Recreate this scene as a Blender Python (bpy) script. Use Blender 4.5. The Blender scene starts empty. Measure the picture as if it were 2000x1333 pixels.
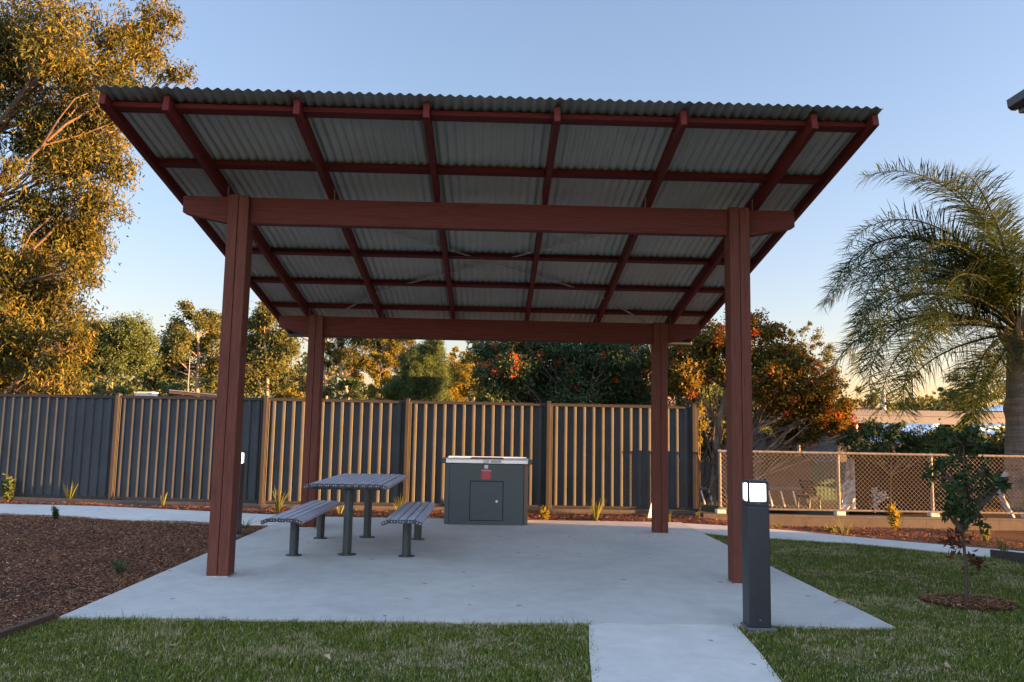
import bpy, bmesh, math, random
import numpy as np
from mathutils import Vector, Matrix
R = math.radians
rng = np.random.default_rng(7)
random.seed(7)
S = bpy.context.scene
COL = S.collection

# ---------------------------------------------------------------- camera
F, PITCH, YAW, ROLL = 1552.77, 0.1116, -0.0239, 0.0185
CAM = Vector((2.4646, -7.1966, 1.3248))
_cy, _sy, _cp, _sp = math.cos(YAW), math.sin(YAW), math.cos(PITCH), math.sin(PITCH)
_fw = Vector((-_sy*_cp, _cy*_cp, _sp)); _rt = Vector((_cy, _sy, 0)); _up = _rt.cross(_fw)
_r = _rt*math.cos(ROLL) + _up*math.sin(ROLL); _u = -_rt*math.sin(ROLL) + _up*math.cos(ROLL)
cd = bpy.data.cameras.new('camera'); cam = bpy.data.objects.new('camera', cd); COL.objects.link(cam)
cd.sensor_width = 36; cd.lens = F/2000*36; cd.clip_end = 3000; cd.clip_start = .05
cam.matrix_world = Matrix(((_r.x, _u.x, -_fw.x, CAM.x), (_r.y, _u.y, -_fw.y, CAM.y), (_r.z, _u.z, -_fw.z, CAM.z), (0, 0, 0, 1)))
S.camera = cam

# ---------------------------------------------------------------- light
SUN_EL = 2.2; SUN_AZ = 99.5          # azimuth clockwise from +Y; the sun stands low on the right
w = bpy.data.worlds.new('World'); S.world = w; w.use_nodes = True
wn = w.node_tree; bg = wn.nodes['Background']
sky = wn.nodes.new('ShaderNodeTexSky'); sky.sky_type = 'NISHITA'; sky.sun_disc = False
sky.sun_elevation = R(SUN_EL); sky.sun_rotation = R(SUN_AZ); sky.altitude = 50
sky.air_density = 1.0; sky.dust_density = 0.8; sky.ozone_density = 3
_ga = wn.nodes.new('ShaderNodeGamma'); _ga.inputs[1].default_value = .78        # softer dusk gradient
_mu = wn.nodes.new('ShaderNodeVectorMath'); _mu.operation = 'MULTIPLY'; _mu.inputs[1].default_value = (1.38, .99, .91)
wn.links.new(sky.outputs[0], _ga.inputs[0]); wn.links.new(_ga.outputs[0], _mu.inputs[0]); 
# the sky overhead and behind the camera is made brighter than the strip over the trees, added fill that lifts the shade
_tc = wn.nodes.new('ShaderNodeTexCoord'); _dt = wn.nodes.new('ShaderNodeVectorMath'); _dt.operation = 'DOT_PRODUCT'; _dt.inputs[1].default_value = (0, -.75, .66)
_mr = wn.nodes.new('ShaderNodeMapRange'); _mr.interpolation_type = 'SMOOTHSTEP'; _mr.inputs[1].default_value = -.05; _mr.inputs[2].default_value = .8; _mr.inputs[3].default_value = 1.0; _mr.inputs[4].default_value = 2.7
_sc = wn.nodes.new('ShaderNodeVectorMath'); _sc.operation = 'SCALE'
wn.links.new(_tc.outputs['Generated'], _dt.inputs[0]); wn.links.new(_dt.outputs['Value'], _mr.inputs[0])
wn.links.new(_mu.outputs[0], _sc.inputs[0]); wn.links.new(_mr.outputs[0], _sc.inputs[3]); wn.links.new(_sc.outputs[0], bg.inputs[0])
bg.inputs[1].default_value = 0.08
sl = bpy.data.lights.new('sun', 'SUN'); sl.energy = 4.2; sl.angle = R(0.55); sl.color = (1.0, .47, .15)
sun = bpy.data.objects.new('sun', sl); COL.objects.link(sun)
sd = Vector((math.sin(R(SUN_AZ))*math.cos(R(SUN_EL)), math.cos(R(SUN_AZ))*math.cos(R(SUN_EL)), math.sin(R(SUN_EL))))
sun.rotation_euler = sd.to_track_quat('Z', 'Y').to_euler()
S.view_settings.view_transform = 'Standard'; S.view_settings.look = 'None'
S.view_settings.exposure = 3.66; S.view_settings.gamma = 1
S.cycles.max_bounces = 6; S.cycles.transparent_max_bounces = 8

# ---------------------------------------------------------------- helpers
def at(px, py, Y):
    """point seen at photo pixel (2000 wide) lying on the plane y = Y"""
    d = _fw + _r*((px-1000)/F) + _u*((666.5-py)/F)
    return CAM + d*((Y-CAM.y)/d.y)
def size(px, Y): return px*(Y-CAM.y)/F
def sstep(a, b, x): t = np.clip((x-a)/(b-a), 0, 1); return t*t*(3-2*t)
def terr(x, y): return -0.13*sstep(5.6, 7.2, x)*sstep(.15, 1.7, y-np.interp(x, [5.3, 5.8, 6.5, 7.45, 8.6, 10.2, 14, 30], [4.8, 4.6, 4.22, 3.4, 2.55, 1.55, -.6, -9]))
def link(o, parent=None):
    COL.objects.link(o)
    if parent is not None: o.parent = parent
    return o
def tag(o, label=None, cat=None, group=None, kind=None):
    if label: o['label'] = label
    if cat: o['category'] = cat
    if group: o['group'] = group
    if kind: o['kind'] = kind
    return o
def empty(name, loc=(0, 0, 0), rz=0, label=None, cat=None, group=None, rot=None):
    o = bpy.data.objects.new(name, None); o.empty_display_size = .2
    o.location = loc; o.rotation_euler = rot or (0, 0, rz); link(o); tag(o, label, cat, group); return o
def copy_tree(o, parent=None):
    c = o.copy(); COL.objects.link(c); c.parent = parent
    for ch in list(o.children): copy_tree(ch, c)
    return c
def fast_mesh(name, V, Fq, mat, parent=None, smooth=False, loc=None):
    """V (n,3), Fq (m,k) all faces with k corners"""
    me = bpy.data.meshes.new(name); V = np.asarray(V, np.float32); Fq = np.asarray(Fq, np.int32)
    k = Fq.shape[1]; m = Fq.shape[0]
    me.vertices.add(len(V)); me.vertices.foreach_set('co', V.ravel())
    me.loops.add(m*k); me.loops.foreach_set('vertex_index', Fq.ravel())
    me.polygons.add(m); me.polygons.foreach_set('loop_start', np.arange(0, m*k, k, dtype=np.int32))
    me.polygons.foreach_set('loop_total', np.full(m, k, np.int32))
    if smooth: me.polygons.foreach_set('use_smooth', np.ones(m, bool))
    me.update(calc_edges=True); me.materials.append(mat)
    o = bpy.data.objects.new(name, me); link(o, parent)
    if loc is not None: o.location = loc
    return o
class MB:
    def __init__(s): s.v = []; s.f = []
    def add(s, vs, fs):
        n = len(s.v); s.v += [tuple(v) for v in vs]; s.f += [tuple(i+n for i in f) for f in fs]
    def box(s, x0, x1, y0, y1, z0, z1):
        s.add([(x0,y0,z0),(x1,y0,z0),(x1,y1,z0),(x0,y1,z0),(x0,y0,z1),(x1,y0,z1),(x1,y1,z1),(x0,y1,z1)],
              [(0,3,2,1),(4,5,6,7),(0,1,5,4),(1,2,6,5),(2,3,7,6),(3,0,4,7)])
    def prism(s, prof, axis, a0, a1):
        """closed 2D profile extruded along axis: 'x' prof=(y,z); 'y' prof=(x,z); 'z' prof=(x,y)"""
        def P(p, a): return {'x': (a, p[0], p[1]), 'y': (p[0], a, p[1]), 'z': (p[0], p[1], a)}[axis]
        n = len(prof); vs = [P(p, a0) for p in prof] + [P(p, a1) for p in prof]
        s.add(vs, [tuple(range(n))[::-1], tuple(range(n, 2*n))] + [(i, (i+1) % n, n+(i+1) % n, n+i) for i in range(n)])
    def bar(s, a, b, wd, hg, up=(0, 0, 1)):
        a = Vector(a); b = Vector(b); d = (b-a).normalized(); sd_ = d.cross(Vector(up)).normalized(); u = sd_.cross(d)
        q = [sd_*wd/2+u*hg/2, -sd_*wd/2+u*hg/2, -sd_*wd/2-u*hg/2, sd_*wd/2-u*hg/2]
        s.add([a+k for k in q]+[b+k for k in q], [(0,1,2,3),(7,6,5,4),(0,4,5,1),(1,5,6,2),(2,6,7,3),(3,7,4,0)])
    def tube(s, pts, rad, n=8, cap=True):
        pts = [Vector(p) for p in pts]
        if not hasattr(rad, '__len__'): rad = [rad]*len(pts)
        rings = []; base = len(s.v); ref = None
        for i, p in enumerate(pts):
            d = (pts[min(i+1, len(pts)-1)]-pts[max(i-1, 0)]).normalized()
            if ref is None: ref = Vector((1, 0, 0)) if abs(d.x) < .8 else Vector((0, 1, 0))
            a = d.cross(ref).normalized(); b = a.cross(d).normalized(); ref = -b if False else ref
            for k in range(n):
                t = 2*math.pi*k/n; s.v.append(tuple(p+(a*math.cos(t)+b*math.sin(t))*rad[i]))
        for i in range(len(pts)-1):
            for k in range(n):
                s.f.append((base+i*n+k, base+i*n+(k+1) % n, base+(i+1)*n+(k+1) % n, base+(i+1)*n+k))
        if cap:
            s.f.append(tuple(base+k for k in range(n))[::-1]); m = base+(len(pts)-1)*n
            s.f.append(tuple(m+k for k in range(n)))
    def lathe(s, cx, cy, prof, n=24, sx=1, sy=1):
        base = len(s.v)
        for r_, z in prof:
            for k in range(n):
                t = 2*math.pi*k/n; s.v.append((cx+math.cos(t)*r_*sx, cy+math.sin(t)*r_*sy, z))
        for i in range(len(prof)-1):
            for k in range(n): s.f.append((base+i*n+k, base+i*n+(k+1) % n, base+(i+1)*n+(k+1) % n, base+(i+1)*n+k))
        s.f.append(tuple(base+k for k in range(n))[::-1]); m = base+(len(prof)-1)*n; s.f.append(tuple(m+k for k in range(n)))
    def build(s, name, mat, parent=None, bevel=0, smooth=False, seg=1):
        me = bpy.data.meshes.new(name); me.from_pydata(s.v, [], s.f); me.materials.append(mat)
        bm = bmesh.new(); bm.from_mesh(me)
        bmesh.ops.recalc_face_normals(bm, faces=bm.faces)
        bm.to_mesh(me); bm.free()
        if smooth:
            me.polygons.foreach_set('use_smooth', np.ones(len(me.polygons), bool))
            me.set_sharp_from_angle(angle=R(40))
        me.update(); o = bpy.data.objects.new(name, me); link(o, parent)
        if bevel:
            b = o.modifiers.new('bevel', 'BEVEL'); b.width = bevel; b.segments = seg; b.limit_method = 'ANGLE'
        return o

# ---------------------------------------------------------------- materials
class NT:
    def __init__(s, name):
        s.m = bpy.data.materials.new(name); s.m.use_nodes = True; s.t = s.m.node_tree; s.b = s.t.nodes['Principled BSDF']
        s.out = s.t.nodes['Material Output']
    def n(s, kind, **kw):
        x = s.t.nodes.new('ShaderNode'+kind)
        for k, v in kw.items():
            if k[0] == 'i' and k[1:].isdigit(): x.inputs[int(k[1:])].default_value = v
            else: setattr(x, k, v)
        return x
    def l(s, a, b): s.t.links.new(a, b)
    def coord(s, scale=(1, 1, 1), kind='Object'):
        c = s.n('TexCoord'); m = s.n('Mapping'); m.inputs[3].default_value = scale; s.l(c.outputs[kind], m.inputs[0]); return m.outputs[0]
    def noise(s, vec, scale, detail=5, rough=.55, dist=0):
        x = s.n('TexNoise'); x.inputs['Scale'].default_value = scale; x.inputs['Detail'].default_value = detail
        x.inputs['Roughness'].default_value = rough; x.inputs['Distortion'].default_value = dist
        if vec is not None: s.l(vec, x.inputs[0])
        return x.outputs[0]
    def ramp(s, fac, stops):
        x = s.n('ValToRGB'); e = x.color_ramp.elements
        while len(e) < len(stops): e.new(.5)
        for k, (p, c) in zip(e, stops): k.position = p; k.color = (*c, 1) if len(c) == 3 else c
        s.l(fac, x.inputs[0]); return x.outputs[0]
    def mix(s, fac, a, b, mode='MIX'):
        x = s.n('Mix', data_type='RGBA', blend_type=mode)
        for v, i in ((fac, 0), (a, 6), (b, 7)):
            if hasattr(v, 'links') or isinstance(v, bpy.types.NodeSocket): s.l(v, x.inputs[i])
            elif i == 0: x.inputs[0].default_value = v
            else: x.inputs[i].default_value = (*v, 1)
        return x.outputs[2]
    def math(s, op, a, b=0):
        x = s.n('Math', operation=op)
        for v, i in ((a, 0), (b, 1)):
            if isinstance(v, bpy.types.NodeSocket): s.l(v, x.inputs[i])
            else: x.inputs[i].default_value = v
        return x.outputs[0]
    def col(s, c): s.l(c, s.b.inputs['Base Color']) if isinstance(c, bpy.types.NodeSocket) else setattr(s.b.inputs['Base Color'], 'default_value', (*c, 1)); return s
    def set(s, rough=None, metal=None, spec=None):
        if rough is not None:
            if isinstance(rough, bpy.types.NodeSocket): s.l(rough, s.b.inputs['Roughness'])
            else: s.b.inputs['Roughness'].default_value = rough
        if metal is not None: s.b.inputs['Metallic'].default_value = metal
        if spec is not None: s.b.inputs['Specular IOR Level'].default_value = spec
        return s
    def bump(s, h, strength=.3, dist=.01):
        x = s.n('Bump'); x.inputs['Strength'].default_value = strength; x.inputs['Distance'].default_value = dist
        s.l(h, x.inputs['Height']); s.l(x.outputs[0], s.b.inputs['Normal']); return s
def sc(c, k): return tuple(v*k for v in c)
def plain(name, c, rough=.6, metal=0, var=.25, scale=6, spec=.5, bump=0, bscale=60):
    t = NT(name); v = t.coord(); n1 = t.noise(v, scale, 6, .6)
    t.col(t.ramp(n1, [(.3, sc(c, 1-var)), (.7, sc(c, 1+var))])).set(rough, metal, spec)
    if bump: t.bump(t.noise(v, bscale, 4), bump, .004)
    return t.m
def wood(name, c, axis, rough=.7, var=.62):
    t = NT(name); sc_ = [22, 22, 22]; sc_['xyz'.index(axis)] = 1.1
    v = t.coord(tuple(sc_)); g = t.noise(v, 2.2, 8, .65, .35)
    sc2 = [90, 90, 90]; sc2['xyz'.index(axis)] = 3; v2 = t.coord(tuple(sc2)); f = t.noise(v2, 2, 3, .6)
    big = t.noise(t.coord(), 1.3, 4, .6)
    a = t.ramp(g, [(.28, sc(c, 1-var)), (.5, c), (.75, (c[0]*1.45, c[1]*1.4, c[2]*1.35))])
    b = t.mix(.45, a, t.ramp(f, [(.35, sc(c, .35)), (.6, sc(c, 1.35))]))
    d = t.mix(t.math('MULTIPLY', big, .5), b, (c[0]*.75, c[1]*1.0, c[2]*1.1))
    t.col(d).set(rough, 0, .2).bump(t.mix(.5, g, f), .6, .005); return t.m
def leafmat(name, cols, trans=.35, rough=.5, tcol=None):
    t = NT(name); g = t.n('NewGeometry'); c = t.ramp(g.outputs['Random Per Island'], [(i/max(1, len(cols)-1), k) for i, k in enumerate(cols)])
    big = t.noise(t.coord(), .9, 3); c2 = t.mix(t.math('MULTIPLY', big, .4), c, sc(cols[0], .7))
    t.col(c2).set(min(.8, rough+.15), 0, .15)
    tr = t.n('BsdfTranslucent'); t.l(t.mix(.5, c2, tcol or (cols[-1][0]*1.3, cols[-1][1]*1.3, cols[-1][2])), tr.inputs[0])
    ms = t.n('MixShader'); ms.inputs[0].default_value = trans; t.l(t.b.outputs[0], ms.inputs[1]); t.l(tr.outputs[0], ms.inputs[2])
    t.l(ms.outputs[0], t.out.inputs[0]); return t.m

def concrete(name, c):
    t = NT(name); v = t.coord(); a = t.noise(v, .7, 6, .6, .4); b = t.noise(v, 5, 8, .7); fine = t.noise(v, 160, 3)
    bro = t.noise(t.coord((3, 60, 10)), 3, 4)
    base = t.ramp(a, [(.30, (c[0]*.60, c[1]*.66, c[2]*.74)), (.5, c), (.70, sc(c, 1.2))])
    base = t.mix(.5, base, t.ramp(b, [(.3, sc(c, .7)), (.7, sc(c, 1.2))]))
    base = t.mix(.18, base, t.ramp(bro, [(.35, sc(c, .7)), (.65, sc(c, 1.25))]))
    st = t.n('TexVoronoi'); st.inputs['Scale'].default_value = 3.6; st.inputs['Randomness'].default_value = 1
    dv = t.noise(v, 9, 3); vv = t.n('VectorMath', operation='ADD'); t.l(v, vv.inputs[0]); 
    sc3 = t.n('VectorMath', operation='SCALE'); t.l(dv, sc3.inputs[0]); sc3.inputs[3].default_value = .08; t.l(sc3.outputs[0], vv.inputs[1]); t.l(vv.outputs[0], st.inputs[0])
    spot = t.ramp(st.outputs['Distance'], [(.0, (1, 1, 1)), (.06, (1, 1, 1)), (.10, (0, 0, 0))])
    base = t.mix(t.math('MULTIPLY', t.math('MULTIPLY', spot, .75), t.math('GREATER_THAN', a, .47)), base, sc(c, .30))
    t.col(base).set(t.ramp(b, [(.3, (.75,)*3), (.7, (.92,)*3)]), 0, .3).bump(t.mix(.5, fine, bro), .25, .003); return t.m

M = {}
M['concrete'] = concrete('concrete', (.56, .52, .455))
M['path'] = concrete('path_concrete', (.66, .61, .53))
M['post_wood'] = wood('post_wood', (.148, .046, .030), 'z')
M['beam_wood'] = wood('beam_wood', (.135, .034, .025), 'x')
M['rafter_wood'] = wood('rafter_wood', (.135, .017, .012), 'y', .6)
M['purlin_wood'] = wood('purlin_wood', (.12, .015, .011), 'x', .6)
M['edge_wood'] = wood('edging_timber', (.10, .06, .04), 'y')
M['roof'] = plain('roof_steel', (.40, .395, .33), .5, .2, .12, 1.5)
M['gutter'] = plain('gutter_green', (.05, .07, .065), .45, .1, .1)
M['galv'] = plain('galvanised_steel', (.42, .42, .41), .45, .6, .2, 20)
M['fence'] = plain('fence_steel', (.056, .061, .063), .65, .0, .14, 2.5, .12)
M['fence_post'] = plain('fence_post_steel', (.042, .040, .038), .6, .0, .12, 2.5, .15)
M['link'] = plain('chain_wire', (.20, .185, .16), .6, .1, .25, 30)
M['rail'] = plain('fence_pipe', (.17, .16, .15), .55, .2, .25, 12)
M['slat'] = plain('slat_aluminium', (.46, .45, .50), .5, .0, .14, 9)
M['slat_end'] = plain('slat_cap', (.04, .045, .055), .5, .1)
M['leg'] = plain('leg_paint', (.045, .06, .062), .42, .2, .35, 160, .5, .1, 300)
M['cabinet'] = plain('cabinet_paint', (.052, .076, .084), .4, .1, .22, 120, .5, .05, 400)
M['stainless'] = plain('stainless_steel', (.75, .75, .75), .42, .85, .08, 14)
M['hotplate'] = plain('hotplate', (.05, .04, .035), .4, .6)
M['gap'] = plain('dark_gap_strip', (.008, .009, .01), .8)  # near-black strips along the cabinet seams and around the door
M['red'] = plain('red_sticker', (.42, .02, .035), .5, 0, .05)
M['white'] = plain('white_print', (.75, .75, .75), .5, 0, .04)
M['bollard'] = plain('bollard_paint', (.028, .036, .045), .38, .2, .12, 30, .5)
M['bark'] = plain('bark', (.20, .15, .11), .85, 0, .5, 5, .2, .5, 25)
M['gumbark'] = plain('gum_bark', (.32, .23, .17), .8, 0, .45, 3, .2, .3, 18)
M['darkbark'] = plain('dark_bark', (.09, .065, .05), .9, 0, .4, 6, .2, .5, 25)
M['palmbark'] = None
M['shed'] = plain('shed_cladding', (.11, .105, .10), .8, 0, .2, 3)
M['teal'] = plain('teal_sheet', (.04, .11, .09), .5, 0, .15, 2)
M['dryleaf'] = plain('dry_leaf', (.42, .30, .17), .7, 0, .3, 40)
M['palegrey'] = plain('weathered_white', (.30, .30, .30), .6, 0, .2)
M['foil'] = plain('foil', (.28, .32, .37), .35, .6, .3, 14, .5, 1.0, 35)
M['brownwall'] = None
M['blackplastic'] = plain('black_plastic', (.015, .015, .017), .45)
M['whitepaint'] = plain('white_paint', (.7, .7, .68), .5, 0, .1)
M['sail'] = plain('shade_sail', (.62, .70, .72), .8, 0, .08)
M['sailgreen'] = plain('shade_sail_green', (.42, .55, .47), .8, 0, .08)
M['fascia'] = plain('fascia_beige', (.125, .13, .13), .6, 0, .08)
M['fasciagrey'] = plain('fascia_grey', (.15, .16, .155), .6, 0, .1)
M['darkgrey'] = plain('dark_grey_wall', (.06, .058, .055), .7, 0, .2)
M['brick'] = plain('brown_render', (.30, .23, .18), .85, 0, .2)
M['rooftile'] = plain('brown_roof', (.13, .07, .06), .7, 0, .2)
M['eucleaf'] = leafmat('gum_leaves', [(.028, .044, .012), (.050, .062, .015), (.10, .092, .018), (.16, .118, .02)], .28, .5)
M['eucleaf2'] = leafmat('gum_leaves_far', [(.045, .070, .028), (.07, .092, .034), (.13, .12, .035)], .35, .5)
M['greenleaf'] = leafmat('green_leaves', [(.036, .062, .026), (.062, .098, .040), (.10, .13, .05)], .25, .4)
M['goldleaf'] = leafmat('golden_leaves', [(.09, .09, .02), (.18, .15, .02), (.24, .19, .02)], .4, .5)
M['wispleaf'] = leafmat('wispy_leaves', [(.04, .07, .028), (.06, .10, .035), (.085, .12, .04)], .35, .5)
M['hleaf'] = leafmat('shrub_tree_leaves', [(.024, .048, .010), (.085, .078, .014), (.26, .14, .018)], .35, .45)
M['sapleaf'] = leafmat('sapling_leaves', [(.030, .058, .024), (.05, .085, .032), (.08, .11, .036)], .3, .5)
M['deadleaf'] = leafmat('dead_leaves', [(.09, .035, .02), (.14, .06, .035)], .3, .6)
M['redflower'] = leafmat('red_flowers', [(.35, .02, .015), (.6, .07, .02), (.65, .16, .02)], .3, .5)
M['palmleaf'] = leafmat('palm_leaflets', [(.016, .040, .009), (.028, .052, .011), (.055, .070, .014)], .25, .75)
M['palmrachis'] = plain('palm_stalk', (.035, .04, .014), .8, 0, .25, 6, .1)
M['strap'] = leafmat('strap_leaves', [(.05, .08, .02), (.11, .13, .03), (.2, .19, .05)], .35, .45)
M['strapdark'] = leafmat('dark_strap_leaves', [(.025, .05, .02), (.05, .08, .025), (.08, .11, .03)], .3, .45)

def blade_mat(name):
    t = NT(name); g = t.n('NewGeometry'); rp = g.outputs['Random Per Island']
    v = t.coord(); big = t.noise(v, 1.1, 5, .6, .4); mid = t.noise(v, 5.5, 4, .6)
    green = t.ramp(rp, [(0, (.065, .098, .014)), (.45, (.125, .155, .022)), (.8, (.19, .20, .032)), (1, (.25, .24, .06))])
    straw = t.ramp(rp, [(0, (.22, .19, .07)), (.5, (.38, .31, .15)), (1, (.55, .46, .27))])
    f = t.ramp(t.math('ADD', t.math('MULTIPLY', big, .5), t.math('MULTIPLY', mid, .5)), [(.49, (.04, .04, .04)), (.60, (.8,)*3)])
    f2 = t.math('MAXIMUM', f, t.ramp(rp, [(.93, (0, 0, 0)), (.97, (.8,)*3)]))
    # island random decides whether a blade in a dry patch is dry
    pick = t.math('LESS_THAN', t.math('FRACT', t.math('MULTIPLY', rp, 7.31)), f2)
    t.col(t.mix(pick, green, straw)).set(.8, 0, .05); return t.m
M['grass'] = blade_mat('grass_blades')
def turf_mat():
    t = NT('turf'); v = t.coord(); a = t.noise(v, 1.1, 5, .6, .4); b = t.noise(v, 60, 5, .7)
    t.col(t.mix(.5, t.ramp(a, [(.4, (.028, .045, .012)), (.65, (.09, .085, .04))]), t.ramp(b, [(.3, (.015, .022, .008)), (.7, (.08, .09, .035))])))
    t.set(.9, 0, .1).bump(b, .6, .02); return t.m
M['turf'] = turf_mat()
def mulch_mat():
    t = NT('mulch'); v = t.coord((1, 1, 1)); b = t.noise(v, 45, 6, .75); a = t.noise(v, 1.5, 4)
    t.col(t.mix(.3, t.ramp(b, [(.3, (.02, .010, .006)), (.55, (.09, .042, .024)), (.75, (.2, .11, .07))]), t.ramp(a, [(.3, (.04, .02, .012)), (.7, (.12, .06, .035))])))
    t.set(.95, 0, .1).bump(b, .9, .03); return t.m
M['mulch'] = mulch_mat()
def chip_mat(name, cs):
    t = NT(name); g = t.n('NewGeometry'); rp = g.outputs['Random Per Island']
    t.col(t.ramp(rp, cs)).set(.85, 0, .15); return t.m
M['chips'] = chip_mat('bark_chips', [(0, (.09, .036, .017)), (.4, (.21, .086, .042)), (.75, (.33, .15, .075)), (.97, (.40, .21, .12)), (1, (.62, .46, .32))])
def ground_mat():
    t = NT('ground'); v = t.coord(); a = t.noise(v, .15, 6, .6); b = t.noise(v, 12, 5, .7)
    t.col(t.mix(.4, t.ramp(a, [(.35, (.05, .06, .02)), (.65, (.13, .10, .05))]), t.ramp(b, [(.3, (.03, .03, .015)), (.7, (.13, .12, .06))])))
    t.set(.95, 0, .1).bump(b, .5, .02); return t.m
M['ground'] = ground_mat()
def block_mat(name, c, rows, cols, axis='x'):
    t = NT(name); c1 = t.n('TexCoord'); sx = t.n('SeparateXYZ'); t.l(c1.outputs['Object'], sx.inputs[0]); cb = t.n('CombineXYZ')
    t.l(sx.outputs[0], cb.inputs[0]); t.l(sx.outputs[2], cb.inputs[1])
    br = t.n('TexBrick'); t.l(cb.outputs[0], br.inputs[0]); br.inputs['Scale'].default_value = 1
    br.inputs['Brick Width'].default_value = cols; br.inputs['Row Height'].default_value = rows; br.inputs['Mortar Size'].default_value = .006
    br.inputs['Color1'].default_value = (*sc(c, 1.1), 1); br.inputs['Color2'].default_value = (c[0]*.85, c[1]*.8, c[2]*.75, 1); br.inputs['Mortar'].default_value = (*sc(c, .5), 1)
    n1 = t.noise(t.coord(), 7, 6, .7); t.col(t.mix(.4, br.outputs[0], t.ramp(n1, [(.3, sc(c, .6)), (.7, sc(c, 1.35))]))).set(.9, 0, .2)
    t.bump(n1, .3, .01); return t.m
M['block'] = block_mat('retaining_blocks', (.095, .088, .08), .2, .4)
M['brownwall'] = block_mat('brown_brick', (.016, .010, .008), .086, .24)
M['wallbrick'] = block_mat('building_brick', (.28, .2, .15), .086, .24)
def palm_bark():
    t = NT('palm_trunk'); v = t.coord((1, 1, 9)); a = t.noise(v, 1.6, 5, .6, .6); b = t.noise(t.coord((14, 14, 2)), 2, 5, .7)
    t.col(t.mix(.45, t.ramp(a, [(.35, (.10, .085, .075)), (.6, (.27, .23, .20))]), t.ramp(b, [(.3, (.08, .06, .05)), (.7, (.30, .26, .22))])))
    t.set(.9, 0, .2).bump(a, .7, .03); return t.m
M['palmbark'] = palm_bark()
def emit(name, c, s):
    t = NT(name); t.b.inputs['Emission Color'].default_value = (*c, 1); t.b.inputs['Emission Strength'].default_value = s; t.col((.8, .8, .8)).set(.4); return t.m
M['glow'] = emit('lamp_glow', (1.0, .93, .97), 1.3)

# ================================================================ SETTING
def sheet(name, poly, dz, mat, res=.35, thick=0, kind='structure', jitter=0):
    bm = bmesh.new(); vs = [bm.verts.new((x, y, 0)) for x, y in poly]; bm.faces.new(vs)
    xs = [p[0] for p in poly]; ys = [p[1] for p in poly]
    for ax, lo, hi in ((0, min(xs), max(xs)), (1, min(ys), max(ys))):
        k = lo+res
        while k < hi:
            co = (k, 0, 0) if ax == 0 else (0, k, 0); no = (1, 0, 0) if ax == 0 else (0, 1, 0)
            bmesh.ops.bisect_plane(bm, geom=bm.verts[:]+bm.edges[:]+bm.faces[:], plane_co=co, plane_no=no); k += res
    bmesh.ops.triangulate(bm, faces=[f for f in bm.faces if len(f.verts) > 4])
    for v in bm.verts:
        v.co.z = float(terr(v.co.x, v.co.y))+dz
    if jitter:
        for v in bm.verts:
            if not v.is_boundary: v.co.z += jitter*(math.sin(v.co.x*3.1+v.co.y*1.7)+math.sin(v.co.x*1.3-v.co.y*4.3))
    if thick:
        r = bmesh.ops.extrude_face_region(bm, geom=bm.faces[:])
        for v in [g for g in r['geom'] if isinstance(g, bmesh.types.BMVert)]: v.co.z -= thick
    bmesh.ops.recalc_face_normals(bm, faces=bm.faces)
    up = sum(f.normal.z for f in bm.faces)
    if not thick and up < 0: bmesh.ops.reverse_faces(bm, faces=bm.faces)
    me = bpy.data.meshes.new(name); bm.to_mesh(me); bm.free(); me.materials.append(mat)
    o = bpy.data.objects.new(name, me); link(o); o['kind'] = kind; return o
def inpoly(x, y, poly):
    ins = np.zeros(len(x), bool); n = len(poly)
    for i in range(n):
        x0, y0 = poly[i]; x1, y1 = poly[(i+1) % n]
        c = ((y0 > y) != (y1 > y)) & (x < (x1-x0)*(y-y0)/((y1-y0) or 1e-9)+x0); ins ^= c
    return ins
def smooth_line(pts, n=6):
    out = []
    P = [pts[0]]+list(pts)+[pts[-1]]
    for i in range(1, len(P)-2):
        p0, p1, p2, p3 = [np.array(P[j], float) for j in (i-1, i, i+1, i+2)]
        for k in range(n):
            t = k/n; out.append(tuple(.5*((2*p1)+(-p0+p2)*t+(2*p0-5*p1+4*p2-p3)*t*t+(-p0+3*p1-3*p2+p3)*t**3)))
    out.append(tuple(pts[-1])); return out

# far ground, a sheet to the horizon with the garden's hollow in it
gx = np.array([-600, -200, -60, -20, -10, -6, -3, 0, 3, 5, 5.6, 6, 6.5, 7, 7.5, 8, 8.5, 9, 10, 12, 16, 30, 80, 250, 600], float)
gy = np.array([-300, -60, -20, -10, -6, -3, -1, 0, .5, 1, 2, 3, 4, 5, 5.6, 6.5, 8, 12, 20, 40, 90, 200, 500, 1200], float)
GX, GY = np.meshgrid(gx, gy); GZ = terr(GX, GY)-.15
V = np.stack([GX.ravel(), GY.ravel(), GZ.ravel()], 1); nx, ny = len(gx), len(gy)
Fq = [(j*nx+i, j*nx+i+1, (j+1)*nx+i+1, (j+1)*nx+i) for j in range(ny-1) for i in range(nx-1)]
fast_mesh('ground', V, Fq, M['ground'])['kind'] = 'structure'

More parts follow.
